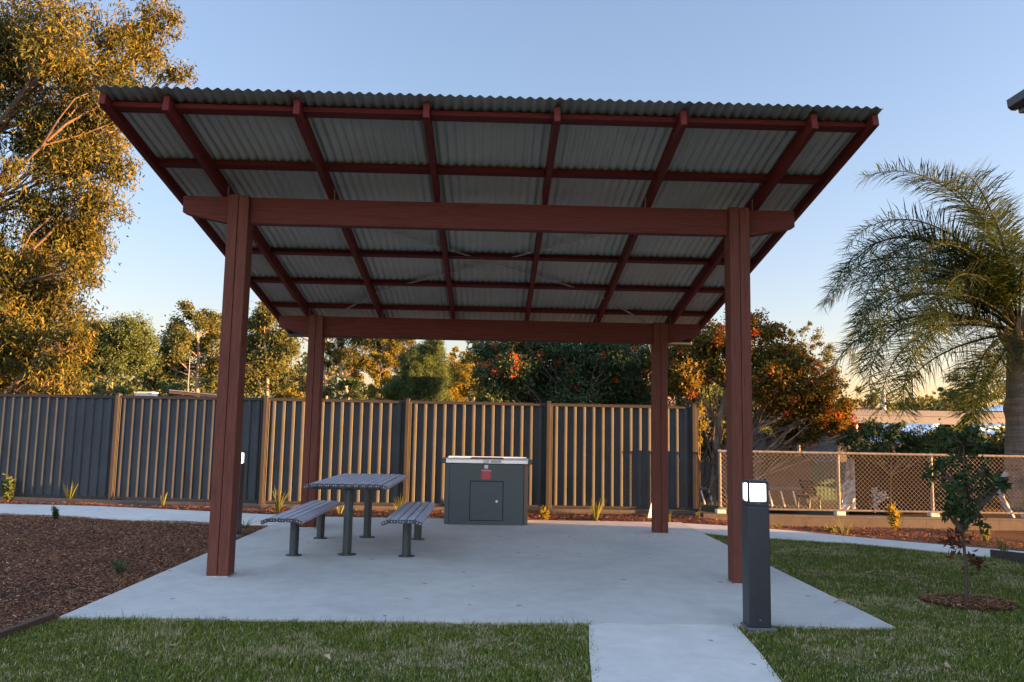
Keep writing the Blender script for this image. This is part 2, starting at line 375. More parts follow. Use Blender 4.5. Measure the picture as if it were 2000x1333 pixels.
SX0, SX1, SY0, SY1 = -.46, 5.33, -1.50, 4.86
slab = MB(); slab.box(SX0, SX1, SY0, SY1, -.09, 0)
slab.build('concrete_slab', M['concrete'])['kind'] = 'structure'
ent = sheet('entry_path', [(3.17, -1.511), (4.20, -1.511), (4.14, -2.2), (4.06, -2.8), (3.9, -5.5), (2.75, -5.5), (3.03, -2.8), (3.10, -2.1)], -.003, M['path'], .5, .08)
pnear = smooth_line([(-11, 5.3), (-7, 5.05), (-4.62, 4.75), (-3.6, 4.55), (-2.5, 4.25), (-1.43, 4.05), (-.464, 3.86)])
pfar = smooth_line([(-.464, 5.02), (-1.29, 5.2), (-2.0, 5.42), (-3.9, 5.9), (-5.4, 6.02), (-8, 6.3), (-11, 6.5)])
sheet('footpath_left', pnear+pfar, -.003, M['path'], .6, .08)
rfar = [(5.341, 4.77), (5.8, 4.6), (6.5, 4.22), (7.45, 3.4), (8.6, 2.55), (10.2, 1.55), (14, -.6)]
rnear = [(14, -1.9), (9.8, .65), (8.3, 1.75), (7.25, 2.72), (6.4, 3.12), (5.8, 3.36), (5.341, 3.66)]
rfs = smooth_line(rfar); rns = smooth_line(rnear)
sheet('footpath_right', rfs+rns, -.003, M['path'], .6, .08)
# lawns
lawnF = [(-1.25, -5.5), (-.52, -2.1), (-.46, -1.51), (3.165, -1.51), (3.09, -2.1), (3.02, -2.8), (2.74, -5.5)]
lawnR = [(4.21, -1.51), (5.335, -1.51), (5.335, 3.65)]+rns[::-1]+[(14.0, -5.5), (3.92, -5.5), (4.07, -2.8), (4.15, -2.2)]
sheet('lawn_front', lawnF, -.016, M['turf'], .3)
sheet('lawn_right', lawnR, -.016, M['turf'], .3)
# mulch beds
bedL = [(-.465, -1.51), (-.53, -2.1), (-1.26, -5.5), (-9, -5.5), (-10.95, 5.28)]+pnear[1:]
bedB = [(-11, 6.52)]+pfar[::-1][1:]+[(SX0, 5.02), (SX0, 4.865), (5.334, 4.865)]+rfs+[(14, 5.98), (6.0, 5.98), (5.9, 6.14), (-1.3, 6.1), (-3.9, 6.5), (-6.3, 7.0), (-11, 8.3)]
sheet('mulch_bed_left', bedL, -.035, M['mulch'], .3, jitter=.006)
sheet('mulch_bed_fence', bedB, -.03, M['mulch'], .3, jitter=.008)

def scatter(poly, dens, ylim=None, xlim=None, seed=1):
    r = np.random.default_rng(seed); xs = [p[0] for p in poly]; ys = [p[1] for p in poly]
    x0, x1 = (xlim or (min(xs), max(xs))); y0, y1 = (ylim or (min(ys), max(ys)))
    n = int((x1-x0)*(y1-y0)*dens); x = r.uniform(x0, x1, n); y = r.uniform(y0, y1, n)
    k = inpoly(x, y, poly); return x[k], y[k], r
def blades(areas, name, label):
    Vs = []; Fs = []; off = 0
    for poly, dens, yl, xl, hmul, seed in areas:
        x, y, r = scatter(poly, dens, yl, xl, seed)
        n = len(x); z = terr(x, y)-.018
        clump = .75+.5*np.abs(np.sin(x*2.3+np.sin(y*3.1))*np.cos(y*1.9+np.sin(x*1.3)))
        h = r.gamma(6, .0028, n)*hmul*clump; a = r.uniform(0, 2*np.pi, n); lean = r.uniform(.15, 1.3, n)*h
        wd = r.uniform(.0009, .0021, n)
        dx, dy = np.cos(a), np.sin(a); px_, py_ = -dy*wd, dx*wd
        b0 = np.stack([x-px_, y-py_, z], 1); b1 = np.stack([x+px_, y+py_, z], 1)
        m0 = np.stack([x-px_*.8+dx*lean*.35, y-py_*.8+dy*lean*.35, z+h*.6], 1); m1 = np.stack([x+px_*.8+dx*lean*.35, y+py_*.8+dy*lean*.35, z+h*.6], 1)
        t0 = np.stack([x-px_*.15+dx*lean, y-py_*.15+dy*lean, z+h*.95], 1); t1 = np.stack([x+px_*.15+dx*lean, y+py_*.15+dy*lean, z+h*.95], 1)
        Vv = np.stack([b0, b1, m1, m0, t1, t0], 1).reshape(-1, 3)
        i = np.arange(n)[:, None]*6+off
        Fs.append(np.concatenate([i+[0, 1, 2, 3], i+[3, 2, 4, 5]], 0)); Vs.append(Vv); off += n*6
    o = fast_mesh(name, np.concatenate(Vs), np.concatenate(Fs), M['grass']); tag(o, label, 'grass', kind='stuff'); return o
edgeF = [(-.45, -1.56), (-.45, -1.488), (3.19, -1.488), (3.15, -2.1), (3.08, -2.8), (2.98, -2.8), (3.06, -2.1), (3.10, -1.56)]
edgeR = [(4.17, -1.49), (5.34, -1.49), (5.318, 3.6), (5.37, 3.6), (5.40, -1.58), (4.24, -1.57), (4.15, -2.2), (4.07, -2.8), (4.03, -2.8), (4.11, -2.2)]
blades([(lawnF, 24000, (-3.6, -1.50), (-1.3, 3.2), 1.0, 3), (edgeF, 3200, None, None, 1.9, 7)], 'grass_front', 'short mown grass with dry straw patches in front of the slab')
blades([(lawnR, 17000, (-3.4, -.4), (4.0, 7.4), 1.0, 4), (lawnR, 9000, (-.4, 3.7), (5.3, 8.2), 1.1, 5), (edgeR, 3000, None, None, 1.8, 8)], 'grass_right', 'short mown grass running from the slab to the curved footpath on the right')
def chips(poly, dens, yl, xl, name, label, seed, dz=-.03, L=(.008, .038), heap=None):
    x, y, r = scatter(poly, dens, yl, xl, seed); n = len(x)
    z = terr(x, y)+dz+r.uniform(.002, .022, n)+.012*np.sin(x*3.3+y)*np.sin(y*2.7)
    if heap is not None: z += heap(x, y)
    l = r.uniform(*L, n)/2; wd = r.uniform(.0012, .0045, n); a = r.uniform(0, 2*np.pi, n); ti = r.normal(0, .22, n)
    ux, uy, uz = np.cos(a)*np.cos(ti), np.sin(a)*np.cos(ti), np.sin(ti); sx, sy = -np.sin(a), np.cos(a); sz = r.normal(0, .35, n)
    c = np.stack([x, y, z], 1); U = np.stack([ux, uy, uz], 1)*l[:, None]; W_ = np.stack([sx, sy, sz], 1)*wd[:, None]
    q = r.uniform(.3, 1, n)[:, None]
    Vv = np.stack([c-U-W_*q, c-U*.9+W_, c+U*1.05+W_*q, c+U*.95-W_], 1).reshape(-1, 3)
    Fq = np.arange(n)[:, None]*4+[0, 1, 2, 3]
    o = fast_mesh(name, Vv, Fq, M['chips']); tag(o, label, 'mulch', kind='stuff'); return o
chips(bedL, 6000, (-3.2, 5.2), (-5.5, -.46), 'bark_chips_left', 'brown bark chips covering the garden bed left of the slab', 11)
chips(bedB, 3000, (-.2, 7.2), (-7, 10), 'bark_chips_back', 'reddish bark chips in the planting strip along the fence', 12, -.025)

# timber edging at left, black edging at right, kerb below the fence
e = MB(); e.bar((-.50, -1.53, -.005), (-.56, -2.15, -.005), .05, .07); e.bar((-.56, -2.15, -.005), (-.95, -4.0, -.005), .05, .07)
tag(e.build('garden_edging', M['edge_wood'], bevel=.004), 'weathered timber edging board between the lawn and the left bark bed', 'garden edging')
e = MB(); P = [(8.15, 1.93), (8.45, 1.60), (9.0, 1.15), (9.7, .65), (10.5, .2)]
for a, b in zip(P, P[1:]): e.bar((a[0], a[1]-.05, terr(*a)+.03), (b[0], b[1]-.05, terr(*b)+.03), .03, .10)
tag(e.build('plastic_edging', M['blackplastic']), 'black plastic garden edging beside the path at the far right', 'garden edging')

# ================================================================ METAL FENCE
FP = [(-11.2, 7.7), (-8.75, 7.18), (-6.35, 6.80), (-3.86, 6.48), (-1.29, 6.20), (1.06, 6.20), (3.42, 6.20), (5.87, 6.20)]
fence = empty('metal_fence', (0, 6.2, 0), 0, 'slate grey ribbed steel panel fence with capped posts behind the slab', 'fence')
def pf_(x, y, z): return (x, y-6.2, z)
ZB, ZT = .07, 1.77
def rib_profile(L):
    n = max(1, round(L/.158)); p = L/n; out = []
    for i in range(n):
        x = i*p; out += [(x, 0)]+[(x+u*p/.158, -v) for u, v in ((.034, 0), (.044, .021), (.050, .030), (.060, .0345), (.075, .0335), (.092, .0305), (.104, .0265), (.111, .015), (.116, 0))]
    out.append((L, 0)); return out
for k in range(len(FP)-1):
    a = Vector((*FP[k], 0)); b = Vector((*FP[k+1], 0)); d = (b-a); L = d.length; d.normalize(); nrm = Vector((-d.y, d.x, 0))
    prof = rib_profile(L-.10); mb = MB()
    for side in (0, .0012):
        vs = []; 
        for z in (ZB+.02, ZT-.02):
            for u, v in prof:
                q = a+d*(u+.05)+nrm*(v+side); vs.append(pf_(q.x, q.y, z))
        n = len(prof); mb.add(vs, [(i, i+1, n+i+1, n+i) for i in range(n-1)])
    mb.build('panel', M['fence'], fence, smooth=True)
    for nm, z0, z1 in (('top_rail', ZT-.035, ZT), ('bottom_rail', ZB-.01, ZB+.03)):
        rl = MB(); q0 = a+d*.035; q1 = b-d*.035
        rl.bar(pf_(q0.x, q0.y, (z0+z1)/2), pf_(q1.x, q1.y, (z0+z1)/2), .085, z1-z0)
        if nm == 'top_rail': rl.bar(pf_(q0.x+nrm.x*-.0, q0.y-.0, z1+.008), pf_(q1.x, q1.y, z1+.008), .05, .016)
        rl.build(nm, M['fence_post'], fence, bevel=.004)
for k, (x, y) in enumerate(FP):
    mb = MB()
    # two C channels back to back, lips facing the garden
    mb.box(x-.030, x+.030, y-6.2-.062, y-6.2+.05, .03, ZT+.03)
    for s in (-1, 1):
        mb.box(x+s*.040-.008, x+s*.040+.008, y-6.2-.055, y-6.2+.05, .03, ZT-.01)
        mb.box(x+s*.062-.006, x+s*.062+.006, y-6.2-.050, y-6.2+.05, .03, ZT-.01)
    po = mb.build('post', M['fence_post'], fence, bevel=.003)
    cp = MB(); cp.box(x-.038, x+.038, y-6.2-.07, y-6.2+.055, ZT+.0305, ZT+.045); cp.box(x-.02, x+.02, y-6.2-.04, y-6.2+.03, ZT+.045, ZT+.055); cp.build('cap', M['fence_post'], po, bevel=.006)
# concrete sleeper kerb under the metal fence
kb = MB()
for k in range(len(FP)-1):
    a, b = FP[k], FP[k+1]; kb.bar((a[0], a[1]-.05, .0), (b[0], b[1]-.05, .0), .10, .10)
tag(kb.build('fence_plinth', M['block'], bevel=.006), 'low concrete plinth under the ribbed metal fence', 'plinth')

# ================================================================ CHAIN-LINK FENCE AND BLOCK WALL
CX0, CX1, CY = 6.22, 15.0, 5.93
rw_ = MB(); rw_.box(5.93, 15.2, 5.85, 6.04, -.45, .035)
rwall = tag(rw_.build('retaining_wall', M['block'], bevel=.008), 'low tan block retaining wall under the chain link fence', 'wall')
cl = empty('chain_link_fence', (CX0, CY, 0), 0, 'waist high galvanised chain link fence on the block wall', 'fence')
def clp(x, y, z): return (x-CX0, y-CY, z)
zt, zb = 1.045, .115
for nm, z, rr in (('top_rail', zt, .021), ('bottom_rail', zb, .017)):
    t = MB(); t.tube([clp(CX0-.02, CY, z), clp(CX1, CY, z)], rr, 10)
    # tie wires wound along the rail
    for i in range(int((CX1-CX0)/.105)):
        x = CX0+i*.105; t.tube([clp(x, CY-.004, z-rr*.9), clp(x+.03, CY-rr-.003, z), clp(x+.06, CY-.004, z+rr*.9)], .0035, 4)
    t.build(nm, M['rail'], cl, smooth=True)
for x in (6.24, 6.66, 8.21, 9.77, 11.35, 12.9, 14.5):
    t = MB(); t.tube([clp(x, CY+.03, .03), clp(x, CY+.03, 1.05)], .026, 12); t.lathe(x-CX0, .03, [(.03, 1.05), (.03, 1.06), (.012, 1.075)], 12)
    p = t.build('post', M['rail'], cl, smooth=True)
    t = MB(); t.box(x-CX0-.075, x-CX0+.075, -.05, .085, .0352, .10); t.build('footing', M['path'], p, bevel=.01)
wr = MB(); pt = .074; n = int((CX1-CX0+1)/pt)
H = zt-zb-.03
for i in range(n):
    for s in (1, -1):
        x0 = CX0-1+i*pt if s == 1 else CX0+i*pt
        xa, xb = (x0, x0+H) if s == 1 else (x0, x0-H); za, zc = zb+.015, zt-.015
        pts = [(xa, za), (xb, zc)]
        def clip(p, q):
            (x1, z1), (x2, z2) = p, q
            if max(x1, x2) < CX0 or min(x1, x2) > CX1: return None
            for lim, lo in ((CX0, True), (CX1, False)):
                for _ in range(2):
                    if (x1 < lim) if lo else (x1 > lim): t_ = (lim-x1)/(x2-x1); x1, z1 = lim, z1+(z2-z1)*t_
                    x1, z1, x2, z2 = x2, z2, x1, z1
            return (x1, z1), (x2, z2)
        c = clip(*pts)
        if c and abs(c[0][0]-c[1][0]) > .02:
            yy = CY+(.004 if s == 1 else -.004); wr.tube([clp(c[0][0], yy, c[0][1]), clp(c[1][0], yy, c[1][1])], .0020, 4, False)
wr.build('wire_mesh', M['link'], cl)

# ================================================================ PICNIC SHELTER
sh = empty('picnic_shelter', (0, 0, 0), 0, 'open timber picnic shelter with red rafters under a sloping corrugated roof', 'shelter')
PWD = .188; W_, D_, ZF, ZR = 4.6485, 3.4802, 3.4388, 2.8196
SL = (ZF-ZR)/D_
def rzb(y): return ZF+SL*(.07-y)
for (x, y, h) in ((0, 0, ZF), (W_, 0, ZF), (-.02, D_, ZR), (W_, D_, ZR)):
    mb = MB(); hw = PWD/2-.002
    mb.box(x, x+hw, y, y+PWD, .012, h); mb.box(x+hw+.004, x+PWD, y+.003, y+PWD-.002, .012, h-.003)
    p = mb.build('post', M['post_wood'], sh, bevel=.006, seg=2)
    t = MB(); t.box(x-.008, x+PWD+.008, y-.008, y+PWD+.008, .0005, .0115); t.build('base_plate', M['galv'], p)
    t = MB()
    for zz in (.09, .16):
        for xx in (x+.045, x+.14): t.lathe(xx, y+.1, [(.0, 0)], 3) if False else None
def beam(y0, y1, ztop, zbot, taper, name='beam'):
    X0, X1 = -.44, 5.29; zt_ = ztop-.005; ze = zt_-.155
    prof = [(X0, zt_), (X0, ze), (X0+.05, ze-.02), (X0+.42, zbot), (X1-.42, zbot), (X1-.05, ze-.02), (X1, ze), (X1, zt_)]
    mb = MB(); mb.prism(prof, 'y', y0, y1); return mb.build(name, M['beam_wood'], sh, bevel=.006, seg=2)
beam(.072, .165, ZF, 3.186, 0)
beam(D_+.072, D_+.165, ZR, 2.545, 0)
RH = .134; RY0, RY1 = -1.33, 4.58; RWd = .05
ang = math.atan(SL)
def rafter(x, wd, h, y0, y1, name='rafter'):
    c, s = math.cos(ang), math.sin(ang)
    # perpendicular-cut ends
    b0 = Vector((0, y0, rzb(y0)+RH-h)); b1 = Vector((0, y1, rzb(y1)+RH-h)); up = Vector((0, s, c))*h*c
    mb = MB(); vs = []
    for xx in (x, x+wd):
        for q in (b0, b1, b1+up, b0+up): vs.append((xx, q.y, q.z))
    mb.add(vs, [(0, 1, 2, 3), (7, 6, 5, 4), (0, 4, 5, 1), (1, 5, 6, 2), (2, 6, 7, 3), (3, 7, 4, 0)])
    return mb.build(name, M['rafter_wood'], sh, bevel=.004)
rx0 = -.1062; jit = [.018, .006, -.004, .004, -.016, .004]
RXS = [rx0+i+jit[i] for i in range(6)]
for i, x in enumerate(RXS):
    rf = rafter(x, RWd, RH, RY0, RY1)
    for yb_, zt2 in ((.072, ZF), (D_+.072, ZR)):   # small galvanised hold-down cleat at each beam
        t = MB(); s = 1 if x < 2.4 else -1; xe = x+(RWd+.0015 if s > 0 else -.0045)
        t.box(xe, xe+.003, yb_+.005, yb_+.035, zt2-.003, zt2+.10); t.build('cleat', M['galv'], rf)
rafter(rx0-.462, .05, .095, RY0, RY1, 'barge_rafter'); rafter(rx0+5+.482, .05, .095, RY0, RY1, 'barge_rafter')
XL, XR = rx0-.462, rx0+5.532
# purlins between the rafters
edges = [XL+.05]+[v for x in RXS for v in (x, x+RWd)]+[XR-.05]
for yc in (-1.165, -.30, .68, 1.64, 2.55, 3.47, 4.42):
    for a, b in zip(edges[0::2], edges[1::2]):
        c, s = math.cos(ang), math.sin(ang); hh = .046; ww = .045
        mb = MB(); mid = Vector((0, yc, rzb(yc)+RH)); tdir = Vector((0, c, -s)); udir = Vector((0, s, c))
        vs = []
        for xx in (a+.001, b-.001):
            for q in (mid-tdir*ww-udir*hh, mid+tdir*ww-udir*hh, mid+tdir*ww-udir*.003, mid-tdir*ww-udir*.003): vs.append((xx, q.y, q.z))
        mb.add(vs, [(0, 1, 2, 3), (7, 6, 5, 4), (0, 4, 5, 1), (1, 5, 6, 2), (2, 6, 7, 3), (3, 7, 4, 0)])
        mb.build('purlin', M['purlin_wood'], sh, bevel=.003)
# corrugated roof sheet
amp = .0095; pitch = .0762; nx_ = int((XR-XL+.06)/pitch*8); xs = np.linspace(XL-.008, XR+.008, nx_+1); ys = np.linspace(RY0-.06, RY1+.08, 12)
prof = amp*np.cos(2*np.pi*(xs-XL)/pitch)
lap = (np.mod(xs-XL, 10*pitch) < pitch)*.0015
V = []; 
for off in (0, .0012):
    for y in ys: V += [(x, y, rzb(y)+RH+.0100+pz+off+lp) for x, pz, lp in zip(xs, prof, lap)]
m = len(xs); k = len(ys)
Fq = []
for o_ in (0, 1):
    b_ = o_*m*k
    Fq += [(b_+j*m+i, b_+j*m+i+1, b_+(j+1)*m+i+1, b_+(j+1)*m+i) for j in range(k-1) for i in range(m-1)]
for i in range(m-1): Fq += [(i, i+1, m*k+i+1, m*k+i), ((k-1)*m+i, m*k+(k-1)*m+i, m*k+(k-1)*m+i+1, (k-1)*m+i+1)]
fast_mesh('roof_sheet', V, Fq, M['roof'], sh, True)
# gutter along the low edge
g = MB(); yg = RY1+.012; zg = rzb(RY1)+RH-.022; gp = [(yg, zg), (yg, zg-.10), (yg+.11, zg-.10), (yg+.13, zg-.02), (yg+.13, zg), (yg+.118, zg), (yg+.10, zg-.088), (yg+.012, zg-.088), (yg+.012, zg)]
g.prism(gp, 'x', XL-.02, XR+.02); g.build('gutter', M['gutter'], sh, bevel=.002)
t = MB(); t.prism([(RY1-.0, rzb(RY1)+.02), (RY1+.010, rzb(RY1)+.02), (RY1+.010, rzb(RY1)+RH-.01), (RY1, rzb(RY1)+RH-.01)], 'x', XL, XR); t.build('fascia', M['gutter'], sh)
# crossed steel straps under the roof
for s in (1, -1):
    xa = .30 if s == 1 else W_-.1; xb = W_-.1 if s == 1 else .30; t = MB()
    def rp(u, drop): x = xa+(xb-xa)*u; y = .25+(3.30-.25)*u; return (x, y, rzb(y)+RH-.038-drop)
    Pp = [rp(0, .05), rp(.08, .0), rp(.5, -.0), rp(.82, .0), (xb+(.06 if s == 1 else -.06)*0, D_+.08, ZR+.01)]
    for a, b in zip(Pp, Pp[1:]): t.bar(a, b, .034, .006, (0, 0, 1))
    t.build('brace_strap', M['galv'], sh)

# ================================================================ TABLE AND BENCHES
def oval_leg(mb, x, y, z0, z1, sx=.055, sy=.075):
    mb.lathe(x, y, [(1, z0), (1, z1)], 28, sx, sy)
def slatprof(cx, cz, wdt, th, tilt, ln):
    c, s = math.cos(tilt), math.sin(tilt)
    pts = [(-wdt/2, -th), (wdt/2, -th), (wdt/2, -.004), (wdt/2-.005, 0), (-wdt/2+.005, 0), (-wdt/2, -.004)]
    return [(cx+a*c-b*s, cz+a*s+b*c) for a, b in pts]
def make_seat(name, nsl, width, ln, ztop, legs_y, sx, sy, tilt, rbase, label, cat, x, y, dropout=.02, group=None):
    t = empty(name, (x, y, 0), 0, label, cat, group); gap = .015; wd = (width-(nsl-1)*gap)/nsl
    for i in range(nsl):
        cx = -width/2+wd/2+i*(wd+gap); edge = (i == 0)-(i == nsl-1); cz = ztop-(abs(edge)*dropout)
        mb = MB(); mb.prism(slatprof(cx, cz, wd*(1.12 if edge else 1), .034, edge*tilt, ln), 'y', -ln/2, ln/2)
        sl_ = mb.build('slat', M['slat'], t, bevel=.002)
        mb = MB()
        for yy, yy2 in ((-ln/2-.006, -ln/2-.0005),):
            mb.prism(slatprof(cx, cz+.0005, wd*(1.12 if edge else 1)+.001, .036, edge*tilt, ln), 'y', yy, yy2)
        mb.build('end_cap', M['slat_end'], sl_)
        mb = MB()
        for yy in (-ln/2-.0075,):
            for xx in (-wd*.2, wd*.2): mb.box(cx+xx-.005, cx+xx+.005, yy, yy+.0015, cz-.022+edge*tilt*xx, cz-.012+edge*tilt*xx)
        mb.build('screw', M['galv'], sl_)
    for ly in legs_y:
        mb = MB(); oval_leg(mb, 0, ly, .008, ztop-.075, sx, sy); lg = mb.build('leg', M['leg'], t, smooth=True)
        mb = MB(); mb.lathe(0, ly, [(rbase, .0005), (rbase, .010), (rbase-.004, .012)], 28, 1.15, .95); mb.build('base_plate', M['leg'], lg)
        mb = MB(); mb.box(-width/2+.05, width/2-.05, ly-.03, ly+.03, ztop-.075, ztop-.038-dropout*.4*0); mb.build('cross_arm', M['leg'], t, bevel=.003)
    return t
make_seat('picnic_table', 12, .86, 1.93, .745, (-.72, .64), .046, .062, .22, .082, 'grey slatted picnic table on two dark oval legs between its benches', 'table', .985, 1.93+.13, .014)
b1 = make_seat('bench', 5, .40, 1.98, .435, (-.43, .86), .046, .056, .38, .072, 'grey slatted bench on the left side of the table, beside the mulch bed', 'bench', .455, 1.68, .014, 'benches at the picnic table')
b2 = copy_tree(b1); b2.location = (1.61, 1.72, 0); b2['label'] = 'grey slatted bench on the right side of the table, nearest the barbecue'

# ================================================================ BARBECUE
bx0, bx1, by = 1.885, 2.946, 4.15
bb = empty('barbecue', ((bx0+bx1)/2, by, 0), 0, 'dark grey electric barbecue cabinet with stainless steel top and red warning sticker', 'barbecue')
ox, oy = (bx0+bx1)/2, by
hw = (bx1-bx0)/2; ch = .057
mb = MB(); mb.prism([(-hw, 0), (hw, 0), (hw+ch, ch), (hw+ch, .70), (-hw-ch, .70), (-hw-ch, ch)], 'z', .0, .845); mb.build('cabinet', M['cabinet'], bb, bevel=.004)
mb = MB(); mb.box(-hw-.0, hw+.0, -.0025, -.0004, .0, .0); 
for s in (-1, 1):
    t = MB(); t.box(s*(hw-.008)-.003, s*(hw-.008)+.003, -.0015, .001, .004, .84); t.build('seam', M['gap'], bb)
# bench top: thin stainless tray with raised rim and corner caps
mb = MB(); T = hw+.048
mb.box(-T, T, -.035, .74, .850, .905)
mb.build('bench_top', M['stainless'], bb, bevel=.006, seg=2)
mb = MB()
mb.box(-T-.002, T+.002, -.037, -.026, .9045, .912); mb.box(-T-.002, T+.002, .70, .742, .9045, .925); mb.box(-T-.002, -T+.012, -.026, .70, .9045, .918); mb.box(T-.012, T+.002, -.026, .70, .9045, .918)
mb.build('rim', M['stainless'], bb, bevel=.002)
for s in (-1, 1):
    mb = MB(); mb.box(s*(T+.033)-.032, s*(T+.033)+.032, -.03, .74, .846, .908); mb.build('side_handle_rail', M['cabinet'], bb, bevel=.012, seg=3)
mb = MB(); mb.box(-.24, .24, .10, .60, .906, .916); mb.build('hotplate', M['hotplate'], bb, bevel=.004)
mb = MB(); mb.box(-.055, .03, -.0385, -.0355, .857, .900); mb.build('control_button_plate', M['galv'], bb, bevel=.001)
mb = MB(); mb.lathe(0, 0, [(.010, 0), (.010, .006), (.007, .008)], 16); btn = mb.build('push_button', M['stainless'], bb); btn.rotation_euler = (R(90), 0, 0); btn.location = (-.03, -.0385, .879)
mb = MB(); mb.box(.05, .20, -.0375, -.0355, .862, .898); mb.build('maker_plate', M['slat'], bb)
dx0, dx1, dz0, dz1 = 2.185-ox, 2.652-ox, .058, .604
mb = MB()
for a in ((dx0-.004, dx1+.004, dz1-.007, dz1+.004), (dx0-.004, dx1+.004, dz0-.004, dz0+.007), (dx0-.004, dx0+.007, dz0+.007, dz1-.007), (dx1-.007, dx1+.004, dz0+.007, dz1-.007)): mb.box(a[0], a[1], -.0012, .002, a[2], a[3])
mb.build('door_gap', M['gap'], bb)
mb = MB(); mb.box(dx0+.0075, dx1-.0075, -.004, .002, dz0+.0075, dz1-.0075); dr = mb.build('door', M['cabinet'], bb, bevel=.0015)
mb = MB(); mb.lathe(0, 0, [(.019, 0), (.019, .006), (.012, .010), (.012, .016), (.004, .018)], 20); kn = mb.build('lock', M['stainless'], dr, smooth=True); kn.rotation_euler = (R(90), 0, 0); kn.location = (2.562-ox, -.004, .325)
mb = MB(); mb.box(2.334-ox, 2.478-ox, -.0035, -.0008, .625, .772); st_ = mb.build('warning_sticker', M['red'], bb, bevel=.0008)
tc = bpy.data.curves.new('warning_text', 'FONT'); tc.body = 'WARNING'; tc.size = .029; tc.align_x = 'CENTER'; tc.extrude = .0002
to = bpy.data.objects.new('warning_text_curve', tc); COL.objects.link(to); dg = bpy.context.evaluated_depsgraph_get()
tm = bpy.data.meshes.new_from_object(to.evaluated_get(dg)); COL.objects.unlink(to); bpy.data.objects.remove(to)
tm.materials.clear(); tm.materials.append(M['white']); tx = bpy.data.objects.new('warning_text', tm); link(tx, st_); tx.rotation_euler = (R(90), 0, 0); tx.location = (2.406-ox, -.0042, .742)
mb = MB(); rr = random.Random(3)
for i in range(10):
    z = .732-i*.0105; 
    if i == 7: mb.box(2.336-ox, 2.476-ox, -.0042, -.0037, z-.001, z+.001); continue
    xx = 2.346-ox+rr.uniform(0, .008)
    while xx < 2.462-ox:
        l_ = rr.uniform(.006, .02); mb.box(xx, min(xx+l_, 2.467-ox), -.0042, -.0037, z-.0021, z+.0021); xx += l_+.004
mb.build('fine_print', plain('pink_print', (.62, .2, .22), .6), st_)
mb = MB(); mb.box(2.380-ox, 2.432-ox, -.003, -.0008, .780, .829); ws = mb.build('white_sticker', M['white'], bb, bevel=.0008)
mb = MB(); mb.box(2.392-ox, 2.420-ox, -.0036, -.0031, .806, .814); mb.box(2.388-ox, 2.424-ox, -.0036, -.0031, .794, .797); mb.build('print', M['galv'], ws)

# ================================================================ BOLLARD LIGHTS
def bollard(x, y, rz, label):
    b = empty('bollard_light', (x, y, 0), rz, label, 'bollard light', 'square bollard lights at the slab edge'); hw = .0765
    mb = MB(); mb.box(-hw, hw, -hw, hw, .012, .83); mb.build('shaft', M['bollard'], b, bevel=.006, seg=2)
    mb = MB(); hb = hw-.003
    mb.box(-hb, hb, -hb, hb, .832, .862); mb.box(-hb, hb, -hb, hb, .985, 1.004)
    for sx in (-1, 1):
        for sy in (-1, 1): mb.box(min(sx*hb, sx*(hb-.018)), max(sx*hb, sx*(hb-.018)), min(sy*hb, sy*(hb-.018)), max(sy*hb, sy*(hb-.018)), .862, .985)
    mb.build('lamp_head', M['bollard'], b, bevel=.002)
    mb = MB(); hd = hb-.012; mb.box(-hd, hd, -hd, hd, .8625, .9845); mb.build('diffuser', M['glow'], b, bevel=.01)
    mb = MB(); mb.box(-.004, .004, -hw-.002, -hw+.001, .845, .851); mb.box(-.004, .004, -hw-.002, -hw+.001, .06, .066); mb.build('screw', M['galv'], b)
    mb = MB(); mb.box(-.09, .115, -.10, .10, -.03, .0115); mb.build('footing', M['shed'], b, bevel=.008); return b
bollard(4.335, -1.545, R(-1), 'dark square bollard light, lit, on a small footing beside the entry path')
bollard(-.65, 2.76, R(0), 'dark square bollard light, lit, half hidden behind the front left post')

# ================================================================ VEGETATION TOOLS
def leaf_quads(c, L, Wd, droop, r, curl=0):
    n = len(c); d = r.normal(0, 1, (n, 3)); d[:, 2] -= droop; d /= np.linalg.norm(d, axis=1)[:, None]
    s = np.cross(d, r.normal(0, 1, (n, 3))); s /= np.linalg.norm(s, axis=1)[:, None]+1e-9
    l = (L*r.uniform(.6, 1.3, n))[:, None]; wv = (Wd*r.uniform(.7, 1.2, n))[:, None]
    nn = np.cross(d, s)*l*.12
    return np.stack([c, c+d*l*.45+s*wv+nn, c+d*l+nn*.2, c+d*l*.45-s*wv+nn], 1).reshape(-1, 3)
def limb(mb, a, b, r0, r1, r, sag=.12, n=6):
    a = np.array(a, float); b = np.array(b, float); L = np.linalg.norm(b-a); pts = []; rad = []
    off = r.normal(0, sag*.5*L, 3); off[2] = abs(off[2])*.4
    for i in range(n+1):
        t = i/n; p = a+(b-a)*t; p = p+off*math.sin(math.pi*t)+r.normal(0, .012*L, 3)*(0 < i < n); pts.append(p); rad.append(r0+(r1-r0)*t**.8)
    mb.tube(pts, rad, 7, False); return pts
